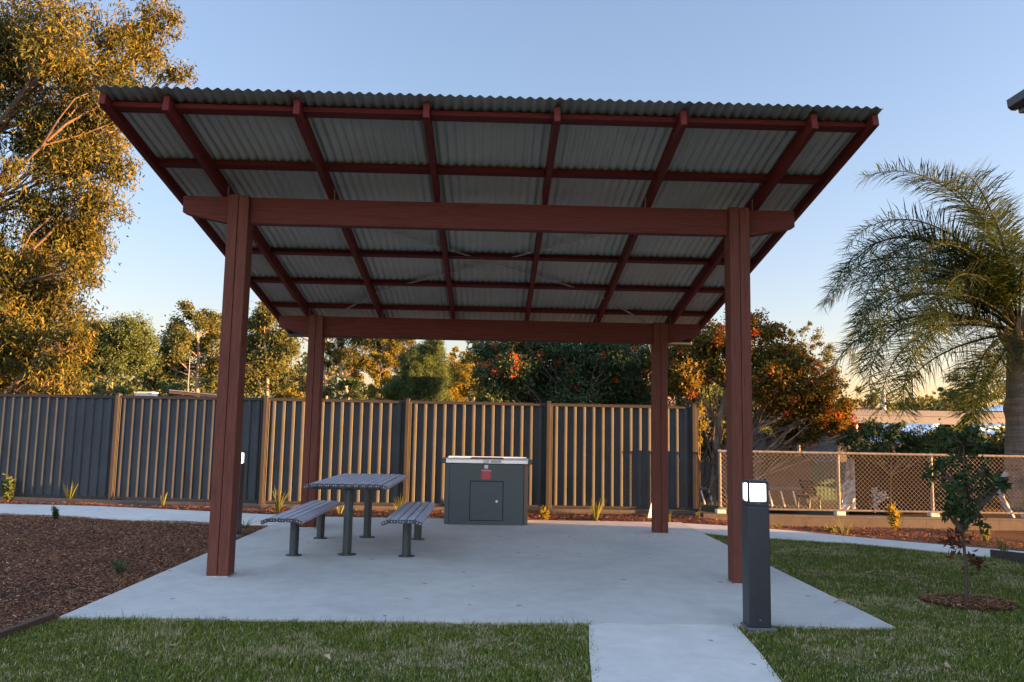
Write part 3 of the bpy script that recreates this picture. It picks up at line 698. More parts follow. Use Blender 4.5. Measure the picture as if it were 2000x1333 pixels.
def tree(name, label, cat, trunk_pts, trunk_r, lobes, leaf, mat, bark, nclump, nleaf, L, Wd, droop=.5, seed=1, group=None, spread=.32, flowers=None, shell=.55, flat=1.0, limb_r=.35):
    """lobes: (centre, radius xyz); trunk_pts: list of world points"""
    r = np.random.default_rng(seed); base = np.array(trunk_pts[0], float)
    t = empty(name, tuple(base), 0, label, cat, group); mb = MB()
    tp = [np.array(p, float)-base for p in trunk_pts]
    rad = [trunk_r*(1-.55*i/(len(tp)-1)) for i in range(len(tp))]
    mb.tube(tp, rad, 10, False); LC = []; FC = []
    for c, rr in lobes:
        c = np.array(c, float)-base; rr = np.array(rr, float) if hasattr(rr, '__len__') else np.array([rr, rr, rr*flat])
        # attach point: the trunk point that gives a rising limb
        best = min(range(len(tp)), key=lambda i: abs((c[2]-rr[2]*.4-tp[i][2])-.75*math.hypot(c[0]-tp[i][0], c[1]-tp[i][1]))+.3*np.linalg.norm(c-tp[i]))
        q = limb(mb, tp[best], c, rad[best]*limb_r+.01, trunk_r*.10+.006, r)
        nc = max(3, int(nclump*(rr[0]*rr[2])))
        d = r.normal(0, 1, (nc, 3)); d /= np.linalg.norm(d, axis=1)[:, None]; q_ = shell+(1-shell)*r.random(nc)[:, None]; q_ = np.where(r.random(nc)[:, None] < .3, q_*.5, q_)
        cc = c+d*q_*rr
        for k in range(min(nc, 9)):
            j = int(r.integers(2, len(q))); limb(mb, q[j], cc[k], trunk_r*.09+.005, .004+trunk_r*.02, r, .15, 3)
        cr = spread*min(rr)*r.uniform(.6, 1.35, nc)
        for k in range(nc):
            m_ = int(nleaf*r.uniform(.5, 1.4)); g = r.normal(0, .5, (m_, 3))*cr[k]*np.array([1, 1, .8]); g[:, 2] -= droop*cr[k]*.4*r.random(m_)*2
            LC.append(cc[k]+g)
            if flowers and r.random() < flowers[0] and d[k, 1] < .5:
                fc = cc[k]+d[k]*cr[k]*.9; FC.append(fc+r.normal(0, flowers[1], (flowers[2], 3)))
    mb.build('trunk', bark, t, smooth=True)
    LC = np.concatenate(LC); V = leaf_quads(LC, L, Wd, droop, r)
    fast_mesh('crown', V, np.arange(len(LC))[:, None]*4+[0, 1, 2, 3], mat, t)
    if FC:
        FC = np.concatenate(FC); V = leaf_quads(FC, flowers[3], flowers[3]*.35, 0, r)
        f = fast_mesh('flowers', V, np.arange(len(FC))[:, None]*4+[0, 1, 2, 3], M['redflower'], t); f['kind'] = 'stuff'
    return t
def LB(lst, Y, jit=.6, seed=0, yr=None):
    r = np.random.default_rng(seed+99); out = []
    for l in lst:
        px, py, rp = l[:3]; yy = Y+r.uniform(-jit, jit); rr = size(rp, yy); rz = size(l[3], yy) if len(l) > 3 else rr
        out.append((at(px, py, yy), (rr, min(rr, yr) if yr else rr, rz)))
    return out
def TP(lst, Y, z0=0):
    P = [at(x, y, Y) for x, y in lst]; P[0].z = z0; return [tuple(p) for p in P]

# A: the big gum at left
big = [(20, 50, 90), (-60, 120, 120), (110, 30, 80), (120, 110, 70), (50, 150, 80), (240, 60, 55), (310, 30, 50), (290, 95, 55), (225, 120, 45), (345, 135, 32), (170, 170, 65),
       (240, 175, 60), (110, 230, 75), (185, 250, 75), (215, 310, 55), (130, 320, 75), (70, 270, 50), (185, 380, 60), (120, 410, 75), (60, 390, 45), (160, 450, 55), (90, 480, 80), (20, 520, 65), (150, 520, 50), (60, 570, 80), (180, 490, 30),
       (130, 600, 60), (20, 650, 80), (90, 670, 70), (140, 690, 50), (40, 730, 70), (110, 735, 45), (-60, 600, 90), (-80, 400, 90), (10, 330, 35), (-60, 250, 80), (165, 660, 35), (-20, 470, 50)]
tree('gum_tree', 'huge leafy gum tree with drooping golden lit leaves at the left edge', 'tree', TP([(-95, 1000), (-90, 800), (-75, 600), (-50, 430), (-10, 260), (60, 170), (150, 110)], 8.9),
     .17, LB(big, 8.9, .9, 1), None, M['eucleaf'], M['darkbark'], 70, 78, .125, .016, 1.1, 21, spread=.44, limb_r=.16)
# B..F: background trees in the open ground beyond
def bgtree(name, label, px_base, Y, trunk, lobes, mat, bark, seed, tr=.22, L=.2, Wd=.035, nclump=9, nleaf=60, droop=.5, group=None, **kw):
    tree(name, label, 'tree', TP([(px_base, 900)]+trunk, Y), tr*.45, LB(lobes, Y, size(35, Y), seed), None, mat, bark, nclump*5.0, int(nleaf*2.0), L*.68, Wd*.75, droop, seed, group, **kw)
GR = 'trees beyond the metal fence'
bgtree('round_tree', 'round crowned dark tree with thin trunk right of the big gum', 218, 24, [(218, 760), (220, 720), (222, 690)],
       [(205, 650, 42), (245, 645, 40), (180, 680, 40), (225, 690, 45), (265, 690, 38), (280, 665, 30), (190, 720, 30, 20), (150, 690, 40)], M['greenleaf'], M['bark'], 31, .12, .15, .03, 14, 85, group=GR)
bgtree('gum_tree', 'tall gum with golden twin tops left of the front left post', 385, 42, [(385, 740), (388, 700), (386, 660), (380, 630)],
       [(375, 612, 24), (405, 625, 26), (345, 645, 26), (330, 680, 30), (360, 665, 30), (395, 665, 32), (425, 640, 30), (440, 680, 30), (310, 710, 30), (300, 740, 28), (350, 730, 30), (410, 720, 28), (430, 745, 26)],
       M['eucleaf2'], M['bark'], 32, .3, .26, .06, 3.2, 80, group=GR, spread=.45)
bgtree('gum_tree', 'rusty gold gum seen just right of the front left post', 520, 36, [(522, 740), (520, 700), (516, 660)],
       [(515, 610, 26), (500, 645, 30), (540, 650, 34), (480, 680, 26), (525, 690, 38), (560, 680, 26), (500, 730, 34), (545, 735, 32), (470, 750, 28)],
       M['eucleaf2'], M['bark'], 33, .28, .24, .055, 4, 95, .8, GR, spread=.45)
bgtree('sparse_tree', 'sparse tree with bare pink branches beside the back left post', 640, 30, [(636, 740), (628, 700), (606, 668), (575, 650)],
       [(640, 660, 22), (665, 690, 26), (590, 740, 24), (612, 760, 24), (575, 765, 20), (680, 720, 26), (560, 745, 16)],
       M['eucleaf2'], M['bark'], 34, .2, .18, .035, 5, 60, .5, GR)
bgtree('gum_tree', 'tangled rust brown tree under the left end of the rear roof edge', 700, 27, [(672, 740), (660, 700), (655, 665)],
       [(670, 650, 30), (710, 660, 36), (750, 668, 34), (790, 665, 30), (700, 705, 34), (740, 710, 30), (770, 690, 26), (650, 690, 28)],
       M['eucleaf'], M['gumbark'], 35, .22, .17, .03, 7, 90, .6, GR)
bgtree('golden_wattle', 'small golden yellow sunlit tree under the rear roof edge', 745, 21, [(745, 760), (742, 730), (738, 710)],
       [(738, 695, 14), (760, 700, 18), (775, 710, 12), (745, 735, 18), (755, 760, 22), (730, 765, 14)], M['goldleaf'], M['darkbark'], 36, .07, .13, .025, 22, 60, .5, GR)
bgtree('wispy_tree', 'soft green wispy tree in the middle of the background row', 822, 20, [(822, 770), (824, 730), (826, 700)],
       [(825, 690, 34), (850, 680, 26), (800, 725, 36), (840, 730, 40), (780, 755, 34), (820, 765, 40), (855, 765, 30)], M['wispleaf'], M['bark'], 37, .12, .16, .012, 22, 150, 1.1, GR)
bgtree('golden_wattle', 'olive gold drooping tree between the green tree and the red flowers', 890, 23, [(890, 770), (892, 740), (895, 715)],
       [(880, 720, 24), (905, 735, 30), (875, 750, 28), (925, 720, 22), (900, 770, 30), (940, 760, 24), (860, 770, 22)], M['goldleaf'], M['darkbark'], 38, .1, .14, .022, 14, 70, .9, GR)
bgtree('pine_tree', 'thin golden conifer behind the trees at the roof centre', 925, 40, [(925, 760), (926, 710), (927, 670)],
       [(927, 665, 18), (915, 690, 20), (940, 695, 22), (905, 715, 24), (945, 725, 24), (885, 690, 16), (960, 680, 18)], M['goldleaf'], M['bark'], 39, .2, .25, .05, 3, 55, .2, GR)
for i, (px, py, rp, Y, lab, mt) in enumerate([(690, 765, 34, 14, 'blue green bushy shrub over the metal fence left of centre', 'wispleaf'), (345, 765, 34, 20, 'light olive shrub beside the small brown roof behind the fence', 'wispleaf'),
        (215, 775, 50, 15, 'low dark shrub just over the fence under the round tree', 'greenleaf'), (630, 775, 26, 13, 'grey green bush over the fence beside the back left post', 'greenleaf'),
        (100, 765, 50, 12, 'yellow lit shrub over the fence at the far left', 'goldleaf'), (450, 775, 34, 24, 'olive scrub over the fence behind the front left post', 'eucleaf2'), (560, 775, 34, 22, 'golden bush over the fence between the left posts', 'goldleaf')]):
    tree('shrub', lab, 'shrub', TP([(px, 980), (px, py+20), (px+4, py)], Y), .05, LB([(px-rp*.6, py, rp*.7), (px+rp*.5, py+5, rp*.75), (px, py-rp*.35, rp*.6), (px, py+rp*.6, rp)], Y, .4, 50+i), None, M[mt], M['darkbark'], 26, 75, .11, .02, .2, 60+i, 'shrubs growing over the metal fence')
# G: red-flowering dark tree behind the fence
gl = [(960, 690, 36), (1000, 680, 38), (960, 740, 40), (1010, 730, 42), (1050, 690, 40), (1060, 740, 44), (1100, 690, 40), (1110, 745, 42), (1150, 700, 42), (1160, 755, 42), (1200, 690, 40), (1205, 745, 44), (1245, 710, 38), (1250, 765, 36),
      (960, 785, 40), (1020, 790, 40), (1080, 795, 42), (1140, 795, 42), (1200, 800, 40), (1260, 800, 36), (1160, 665, 34), (1080, 665, 30), (1230, 660, 34), (1010, 660, 24)]
tree('flowering_tree', 'dense dark green tree with red flower clusters behind the centre of the fence', 'tree', TP([(1110, 1010), (1112, 900), (1108, 840), (1115, 800)], 9.0), .13, LB(gl, 9.0, .7, 5), None, M['greenleaf'], M['darkbark'],
     250, 75, .080, .018, .1, 71, spread=.5, flowers=(.12, .04, 40, .035), shell=.45)
dk = [(1330, 800, 40), (1370, 770, 44), (1420, 790, 44), (1340, 860, 44), (1400, 860, 48), (1450, 850, 44), (1480, 800, 40), (1310, 740, 40), (1500, 870, 40), (1360, 920, 40), (1440, 920, 40)]
tree('shrub', 'dark green thicket behind the bare stems at the end of the metal fence', 'shrub', TP([(1400, 980), (1402, 900), (1404, 840)], 11.5), .06, LB(dk, 11.5, .5, 15), None, M['greenleaf'], M['darkbark'], 110, 60, .09, .022, .1, 75, spread=.5, shell=.3)
# H: orange lit flowering tree at right with bare stems
hl = [(1290, 700, 36), (1330, 690, 34), (1345, 740, 36), (1300, 750, 36), (1380, 665, 40), (1400, 720, 34), (1370, 700, 30), (1460, 640, 34), (1500, 640, 30), (1440, 680, 34), (1490, 700, 40), (1530, 690, 36), (1520, 740, 42), (1560, 710, 34), (1575, 750, 38), (1610, 760, 34), (1600, 790, 36),
      (1560, 795, 40), (1510, 790, 38), (1640, 800, 26), (1630, 830, 30), (1590, 840, 30), (1540, 840, 30), (1650, 850, 22), (1480, 760, 30), (1400, 660, 30)]
ht = tree('flowering_tree', 'spreading tree with orange red blossom and bare stems behind the chain link fence', 'tree', TP([(1395, 1010), (1398, 900), (1405, 820), (1420, 760)], 8.6), .10, LB(hl, 8.4, .7, 6), None, M['hleaf'], M['bark'],
     190, 75, .078, .019, .1, 72, spread=.48, flowers=(.14, .05, 45, .04), shell=.45)
r_ = np.random.default_rng(5); stm = MB(); b0 = np.array(ht.location)
for i in range(16):
    a = np.array(at(1360+r_.uniform(-10, 90), 960+r_.uniform(-30, 30), 8.3+r_.uniform(-.4, .6))); a[2] = 0
    b = np.array(at(1350+i*12+r_.uniform(-25, 25), 740+r_.uniform(-20, 50), 8.2+r_.uniform(-.5, .8)))
    limb(stm, a-b0, b-b0, .024, .010, r_, .10, 6)
for i in range(10):
    a = np.array(at(1400+r_.uniform(-20, 50), 870+r_.uniform(-30, 60), 8.3)); b = np.array(at(1330+r_.uniform(0, 260), 800+r_.uniform(-30, 90), 8.1))
    limb(stm, a-b0, b-b0, .016, .006, r_, .14, 6)
stm.build('stems', M['darkbark'], ht, smooth=True)
tree('shrub', 'yellow lit creeper beside the last metal fence post', 'shrub', TP([(1366, 1000), (1366, 900), (1368, 840)], 6.9), .02, LB([(1367, 800, 9, 16), (1369, 835, 10, 18), (1366, 865, 9, 16)], 6.9, .05, 7), None, M['goldleaf'], M['darkbark'], 700, 40, .05, .012, .3, 73)
hd = [(1660, 860, 26), (1700, 850, 26), (1740, 848, 26), (1780, 856, 26), (1815, 860, 26), (1680, 880, 22), (1720, 880, 24), (1765, 880, 24), (1810, 885, 24), (1690, 835, 14), (1755, 835, 12)]
tree('hedge', 'dark glossy hedge above the chain link fence under the palm', 'hedge', TP([(1740, 1000), (1740, 930), (1742, 880)], 8.0), .014, LB(hd, 8.0, .3, 8), None, M['greenleaf'], M['darkbark'], 260, 50, .07, .017, .0, 74, spread=.5)
hpts = [((13.9, y, .85), (.75, .55, .75)) for y in np.arange(6.1, 13.6, .6)]  # invented hedge beyond the frame edge, keeps the low sun off the yard
tree('hedge', 'clipped green hedge added off to the right to shade the yard, mostly out of view', 'hedge', [(13.9, 9, -.1), (13.9, 9, .4), (13.9, 9, .8)], .05, hpts, None, M['greenleaf'], M['darkbark'], 110, 90, .09, .035, 0, 76, spread=.5, shell=.2)
# far trees at right
for i, (px, Y, lobes, lab, mt) in enumerate([(1690, 60, [(1690, 770, 18), (1665, 785, 22), (1712, 785, 18), (1640, 775, 22), (1735, 795, 16)], 'distant gum behind the pale pole right of the blossom', 'eucleaf2'),
        (1790, 75, [(1775, 778, 16, 10), (1808, 782, 18, 10), (1760, 792, 18), (1800, 797, 20), (1835, 790, 18, 12)], 'distant flat topped tree under the floodlight mast', 'eucleaf2'),
        (1895, 50, [(1880, 745, 30), (1910, 715, 30), (1930, 760, 30), (1865, 780, 26), (1900, 785, 28), (1960, 740, 34), (1850, 760, 18), (1990, 760, 34)], 'distant tall trees behind the palm', 'eucleaf2'),
        (1560, 38, [(1545, 650, 16), (1570, 640, 18), (1600, 665, 22), (1565, 680, 24), (1620, 700, 26), (1640, 735, 26), (1600, 720, 26)], 'gold tinged tall gum behind the blossom and left of the palm', 'eucleaf2')]):
    bgtree('gum_tree', lab, px, Y, [(px, 800), (px+2, 780)], lobes, M[mt], M['bark'], 80+i, .2, .004*Y+.04, .0011*Y, 110/Y, 55, .4, 'distant trees on the right')
# far wood closing the horizon
r_ = np.random.default_rng(9); n = 70000
az = r_.uniform(-.75, .8, n); dist = r_.uniform(85, 115, n); hmax = 9.0+1.5*np.sin(az*23+2)+1.0*np.sin(az*61+1)+.8*np.sin(az*131)
c = np.stack([CAM.x+np.sin(az)*dist, CAM.y+np.cos(az)*dist, r_.random(n)**.8*hmax], 1)
c[:, 2] *= np.where(az > .36, .52, 1.0)
fo = fast_mesh('far_wood', leaf_quads(c, .5, .2, .2, r_), np.arange(n)[:, None]*4+[0, 1, 2, 3], M['eucleaf2']); tag(fo, 'far off belt of woodland along the horizon', 'woodland', kind='stuff')

# ================================================================ PALM
pb = at(1990, 1000, 8.6); pb.z = -.1
palm = empty('palm_tree', tuple(pb), 0, 'feathery queen palm with ringed grey trunk at the right edge', 'palm tree')
top = at(1992, 655, 8.6)-pb
mb = MB(); pts = []; rad = []
for i in range(41):
    t = i/40; z = top.z*t; pts.append((top.x*t+.02*math.sin(t*5), top.y*t, z)); rr = .30-.10*t
    zc = (pb.z+z)
    if 1.75 < zc < 2.15: rr += .045*math.sin((zc-1.75)/.4*math.pi)
    rad.append(rr+.006*(i % 2))
mb.tube(pts, rad, 20, True); mb.build('trunk', M['palmbark'], palm, smooth=True)
mb = MB(); r_ = np.random.default_rng(14)
for i in range(26):   # old frond bases
    a = r_.uniform(0, 6.28); z = top.z*r_.uniform(.80, .99); 
    p0 = (top.x+math.cos(a)*.16, top.y+math.sin(a)*.16, z); p1 = (top.x+math.cos(a)*.33, top.y+math.sin(a)*.33, z+.30); p2 = (top.x+math.cos(a)*.42, top.y+math.sin(a)*.42, z+.55)
    mb.tube([p0, p1, p2], [.06, .035, .015], 6)
mb.build('frond_bases', M['bark'], palm, smooth=True)
def frond(az, el, L, droop, seed, n_l=84, ll=.62):
    r = np.random.default_rng(seed); N = 26; p = np.array([0, 0, 0.]); pts = [p.copy()]; e = el; hz = np.array([math.cos(az), math.sin(az), 0])
    tw = r.uniform(-.25, .25)
    for i in range(N):
        t = i/N; e -= droop/N*(.35+1.6*t); a2 = az+tw*t; hz = np.array([math.cos(a2), math.sin(a2), 0])
        p = p+(hz*math.cos(e)+np.array([0, 0, 1])*math.sin(e))*L/N; pts.append(p.copy())
    pts = np.array(pts); mb = MB(); mb.tube(pts, [.028*(1-.88*i/N)+.002 for i in range(N+1)], 5)
    V = []; s0 = .13
    for k in range(n_l*2):
        for side in (-1, 1):
            t = s0+(1-s0)*(k+r.random())/(n_l*2); f = t*N; i = min(int(f), N-1); q = pts[i]+(pts[i+1]-pts[i])*(f-i); d = pts[i+1]-pts[i]; d /= np.linalg.norm(d)
            sd_ = np.cross(d, [0, 0, 1.]); sd_ /= np.linalg.norm(sd_)+1e-9; up = np.cross(sd_, d)
            l = ll*(.55+.75*math.sin(math.pi*min(1, .12+t*.86)))*r.uniform(.75, 1.1); v = sd_*side*r.uniform(.55, 1.0)+d*r.uniform(.45, .9)+up*r.uniform(-.45, .75); v /= np.linalg.norm(v)
            wv = d*.010*r.uniform(.8, 1.3); m1 = q+v*l*.5; tip = q+v*l*.93+np.array([0, 0, -1])*l*r.uniform(.0, .26)
            V += [q-wv*.6, q+wv*.6, m1+wv, m1-wv, tip+wv*.1, tip-wv*.1]
    V = np.array(V); n = len(V)//6; I = np.arange(n)[:, None]*6; return mb, V, np.concatenate([I+[0, 1, 2, 3], I+[3, 2, 4, 5]])
fr = [(180, 74, 5.0, 2.0), (196, 84, 5.0, 1.8), (160, 62, 4.9, 2.1), (182, 58, 4.7, 2.3), (180, 48, 4.3, 2.1), (172, 24, 4.2, 2.0), (188, 36, 4.6, 2.0), (178, 20, 4.5, 1.4), (188, 12, 4.3, 1.5), (186, 66, 4.6, 2.2), (150, 55, 4.4, 1.7), (205, 35, 4.1, 1.9), (215, -5, 3.3, 1.3), (240, 60, 4.0, 2.0), (130, 30, 4.2, 1.6),
      (172, -50, 2.4, .5), (270, 35, 3.6, 2.0), (300, 60, 4.0, 1.9), (90, 60, 4.2, 1.6), (60, 35, 4.0, 1.8), (20, 50, 4.2, 1.9), (192, 52, 4.7, 2.3), (176, 70, 5.1, 2.3), (215, 80, 5.2, 1.9), (185, 86, 5.3, 1.7), (203, 66, 4.6, 2.4), (158, 45, 4.3, 2.2), (212, 50, 4.2, 2.3), (166, 76, 4.8, 2.3), (222, 76, 4.6, 2.2), (340, 30, 4.0, 1.9), (0, 70, 4.2, 2.0), (110, 0, 3.8, 1.0), (255, -15, 3.0, 1.3), (175, 80, 4.4, 2.5), (200, 15, 4.3, 1.7), (320, -10, 3.2, 1.2)]
for i, (a, e_, L, dr_) in enumerate(fr):
    mb, V, Fq = frond(R(a), R(e_), L, dr_, 200+i)
    st = mb.build('frond', M['palmrachis'], palm, smooth=True); st.location = (top.x, top.y, top.z+.05)
    fast_mesh('leaflets', V, Fq, M['palmleaf'], st)

# ================================================================ SAPLING
sp = at(1890, 1176, 0); gz = ground_p = None
d_ = _fw+_r*((1888-1000)/F)+_u*((666.5-1176)/F); sp = CAM+d_*((0-CAM.z)/d_.z)
sY = sp.y
def sat(px, py, dy=0): return at(px, py, sY+dy)
sbase = (sp.x, sp.y, float(terr(sp.x, sp.y)))
sl_ = [(1860, 880, 26), (1905, 870, 24), (1840, 920, 28), (1885, 930, 32), (1925, 920, 26), (1855, 965, 28), (1900, 975, 30), (1935, 960, 24), (1875, 1005, 26), (1910, 1010, 20), (1850, 1000, 16), (1880, 850, 18), (1900, 840, 12), (1845, 850, 12), (1960, 945, 12)]
sap = tree('sapling', 'young leafy sapling with thin stem in a bark ring on the right lawn', 'tree', [sbase]+[tuple(sat(x, y)) for x, y in ((1886, 1100), (1880, 1040), (1884, 960), (1882, 870))], .015, LB(sl_, sY, .12, 9), None, M['sapleaf'], M['darkbark'], 270, 22, .068, .017, .1, 91, spread=.6, shell=.2, limb_r=.4)
r_ = np.random.default_rng(77); dl = []
for px, py, k in ((1862, 1058, 26), (1868, 1070, 18), (1905, 1094, 22), (1918, 1098, 12), (1880, 1045, 16)):
    dl.append(np.array(sat(px, py))+r_.normal(0, .035, (k, 3)))
dl = np.concatenate(dl)-np.array(sbase); fast_mesh('dead_leaves', leaf_quads(dl, .07, .015, .3, r_), np.arange(len(dl))[:, None]*4+[0, 1, 2, 3], M['deadleaf'], sap)
ringc = (sbase[0]+.01, sbase[1]-.02); ring = [(ringc[0]+.36*math.cos(a)*(1+.08*math.sin(3*a)), ringc[1]+.33*math.sin(a)*(1+.1*math.cos(2*a))) for a in np.linspace(0, 2*math.pi, 28)[:-1]]
rm = sheet('mulch_ring', ring, .004, M['mulch'], .12)
rg = chips(ring, 4200, None, None, 'bark_ring', 'ring of bark chips around the sapling stem', 15, .004, (.015, .05), lambda x, y: .02*np.clip(1-np.hypot(x-ringc[0], y-ringc[1])/.36, 0, 1))

# ================================================================ SMALL PLANTS
def gpt(px, py, z=0):
    d = _fw+_r*((px-1000)/F)+_u*((666.5-py)/F); return CAM+d*((z-CAM.z)/d.z)
def strap_plant(loc, h, n, spread, mat, label, seed, wd=.008, curve=.5, name='strappy_plant', group='young strappy plants in the garden beds'):
    r = np.random.default_rng(seed); V = []
    for i in range(n):
        a = r.uniform(0, 6.283); hh = h*r.uniform(.5, 1.1); sp_ = spread*r.uniform(.2, 1)*hh; w0 = wd*r.uniform(.7, 1.2); b = np.array([math.cos(a)*.02, math.sin(a)*.02, -.02])
        dv = np.array([math.cos(a), math.sin(a), 0]); s = np.array([-math.sin(a), math.cos(a), 0]); s = s*math.cos(.6)+dv*math.sin(.6)*.3
        P = []
        for t, ww in ((0, .8), (.35, 1), (.7, .75), (1, .08)):
            p = b+dv*sp_*t**(1+curve)+np.array([0, 0, hh*(t-.25*curve*t**3*sp_/h)]); P += [p-s*w0*ww, p+s*w0*ww]
        V += P
    V = np.array(V); I = np.arange(n)[:, None]*8
    o = fast_mesh(name, V, np.concatenate([I+[0, 1, 3, 2], I+[2, 3, 5, 4], I+[4, 5, 7, 6]]), mat); o.location = loc
    tag(o, label, 'plant', group); return o
def gl_(px, py, dz=-.02, zc=0):
    p = gpt(px, py, zc); return (p.x, p.y, float(terr(p.x, p.y))+dz)
strap_plant(gl_(135, 980), .42, 34, .45, M['strap'], 'tall upright strappy plant before the second fence panel from the left', 301)
strap_plant(gl_(543, 998), .42, 40, .55, M['strap'], 'bright yellow green strappy plant left of the left bench', 302)
strap_plant(gl_(318, 986), .30, 14, .3, M['strap'], 'thin upright strappy plant left of the front left post', 303)
strap_plant(gl_(237, 1114), .17, 30, 1.3, M['strapdark'], 'low spreading strappy plant in the middle of the left bark bed', 304, .009, .9)
strap_plant(gl_(180, 1036), .13, 9, 1.5, M['strapdark'], 'tiny sparse strappy plant near the back of the left bark bed', 305, .007, .8)
strap_plant(gl_(478, 1030), .20, 12, 1.2, M['strapdark'], 'small strappy plant behind the far bollard', 306, .007, .5)
strap_plant(gl_(780, 1000), .34, 16, .6, M['strap'], 'yellow green strappy plant between the table and the right bench', 307)
strap_plant(gl_(664, 1002), .26, 9, .7, M['strap'], 'thin yellow strappy plant seen between left bench and table leg', 308)
strap_plant(gl_(1163, 1015), .38, 30, .6, M['strap'], 'green strappy plant behind the slab right of the barbecue', 309)
strap_plant(gl_(1306, 1018), .38, 10, .25, M['strap'], 'thin yellow plant just right of the back right post', 310)
strap_plant(gl_(1520, 1033, -.02, -.05), .12, 14, 1.0, M['strap'], 'low scruffy tuft behind the near bollard', 311)
strap_plant(gl_(1650, 1040, -.02, -.1), .34, 24, .8, M['strap'], 'wispy green tuft before a chain link post footing', 312, .004)
strap_plant(gl_(1962, 1088, -.02, -.05), .24, 22, .6, M['strap'], 'bright green tuft beside the black edging', 313)
strap_plant(gl_(1925, 1055, -.02, -.12), .36, 26, .6, M['strap'], 'pale green tuft against the block wall right of the sapling', 314)
def small_shrub(px, py, zc, h, wdt, mat, label, seed, L=.05, Wd=.008, n=60):
    g = gl_(px, py, -.03, zc); r = np.random.default_rng(seed); t = empty('small_shrub', g, 0, label, 'plant', 'small shrubs in the garden beds'); mb = MB(); C = []
    for i in range(7):
        a = r.uniform(0, 6.28); tip = np.array([math.cos(a)*wdt*r.uniform(.1, 1), math.sin(a)*wdt*r.uniform(.1, 1), h*r.uniform(.6, 1)]); mb.tube([(0, 0, 0), tip*.5+[0, 0, h*.08], tip], [.006, .004, .002], 5)
        u = r.uniform(.25, 1, n)[:, None]; C.append(tip*u+r.normal(0, .012, (n, 3)))
    mb.build('stem', M['darkbark'], t); C = np.concatenate(C); fast_mesh('leaves', leaf_quads(C, L, Wd, -.8, r), np.arange(len(C))[:, None]*4+[0, 1, 2, 3], mat, t)
small_shrub(110, 1015, 0, .20, .05, M['strapdark'], 'small dark green upright shrub at the path edge in the left bed', 321, .03)
small_shrub(15, 978, 0, .45, .13, M['strapdark'], 'leafy green shrub against the leftmost fence panel', 322, .08, .014)
small_shrub(1063, 1014, 0, .20, .14, M['goldleaf'], 'low yellow green shrub right of the barbecue', 323)
small_shrub(1745, 1036, -.1, .50, .10, M['goldleaf'], 'upright yellow topped shrub before the chain link fence', 324, .09, .012, 30)
small_shrub(232, 982, 0, .22, .09, M['strapdark'], 'thin sprig of leaves at the foot of a left fence post', 325, .03, .008, 20)
small_shrub(1620, 1043, -.1, .10, .12, M['strap'], 'low ragged weed by the wall behind the near bollard', 326)
# white tree guard leaning by the fence
mb = MB(); c0 = gl_(1272, 1010, 0, 0); mb.add([(-.06, 0, 0), (.10, .02, 0), (.02, .10, 0), (.03, .03, .33), (.05, .035, .33), (.035, .05, .33)], [(0, 1, 4, 3), (1, 2, 5, 4), (2, 0, 3, 5), (0, 2, 1), (3, 4, 5)])
tg = mb.build('tree_guard', M['whitepaint'], bevel=.003); tg.location = (c0[0], c0[1], -.02); tag(tg, 'small white cone shaped tree guard beside the back right post', 'tree guard')
# dry leaves lying on the lawn
r_ = np.random.default_rng(44)
for px, py, lb in ((1005, 1266, 'pale dry leaf on the front lawn, nearest the entry path'), (640, 1290, 'pale dry leaf near the middle of the front lawn'), (330, 1265, 'pale dry leaf at the left of the front lawn, towards the timber edging'),
        (1640, 1180, 'dry leaf on the right lawn beside the slab edge'), (1850, 1306, 'pale dry leaf at the bottom right of the right lawn'), (1700, 1120, 'dry leaf on the right lawn between slab and sapling ring')):
    g = gpt(px, py); mb = MB(); L_ = .045; vs = []
    for i in range(6):
        t = i/5; wv = .014*math.sin(math.pi*min(1, .08+t*.9)); zz = .022+.012*math.sin(t*4+px); vs += [(L_*(t-.5)*2, -wv, zz+.004), (L_*(t-.5)*2, 0, zz-.002), (L_*(t-.5)*2, wv, zz+.006)]
    mb.add(vs, [(3*i+j, 3*i+j+1, 3*i+j+4, 3*i+j+3) for i in range(5) for j in (0, 1)])
    o = mb.build('fallen_leaf', M['dryleaf']); o.location = (g.x, g.y, float(terr(g.x, g.y))-.004); o.rotation_euler = (r_.normal(0, .25), r_.normal(0, .2), r_.uniform(0, 6.28))
    tag(o, lb, 'leaf', 'dry leaves lying on the lawn')

# ================================================================ YARD BEHIND THE CHAIN LINK
def box_at(px0, py0, px1, py1, Y, depth, z0=None):
    a = at(px0, py1, Y); b = at(px1, py0, Y); return (a.x, b.x, Y, Y+depth, a.z if z0 is None else z0, b.z)
# grey shed with lean-to roof
a = at(1497, 1000, 9.2); b = at(1583, 905, 9.2); tL = at(1497, 848, 9.2).z; tR = at(1583, 900, 9.2).z
shd = empty('garden_shed', (a.x, 9.2, 0), 0, 'grey fibro shed with sloping roof behind the chain link fence', 'shed')
mb = MB(); wx = b.x-a.x; mb.prism([(0, -.1), (wx, -.1), (wx, tR), (0, tL)], 'y', 0, 1.6); mb.build('walls', M['shed'], shd)
mb = MB(); mb.add([(-.08, -.10, tL+.005), (wx+.12, -.10, tR-.06), (wx+.12, 1.7, tR-.06), (-.08, 1.7, tL+.005), (-.08, -.10, tL+.04), (wx+.12, -.10, tR-.02), (wx+.12, 1.7, tR-.02), (-.08, 1.7, tL+.04)], [(0,3,2,1),(4,5,6,7),(0,1,5,4),(1,2,6,5),(2,3,7,6),(3,0,4,7)]); mb.build('roof', M['fasciagrey'], shd)
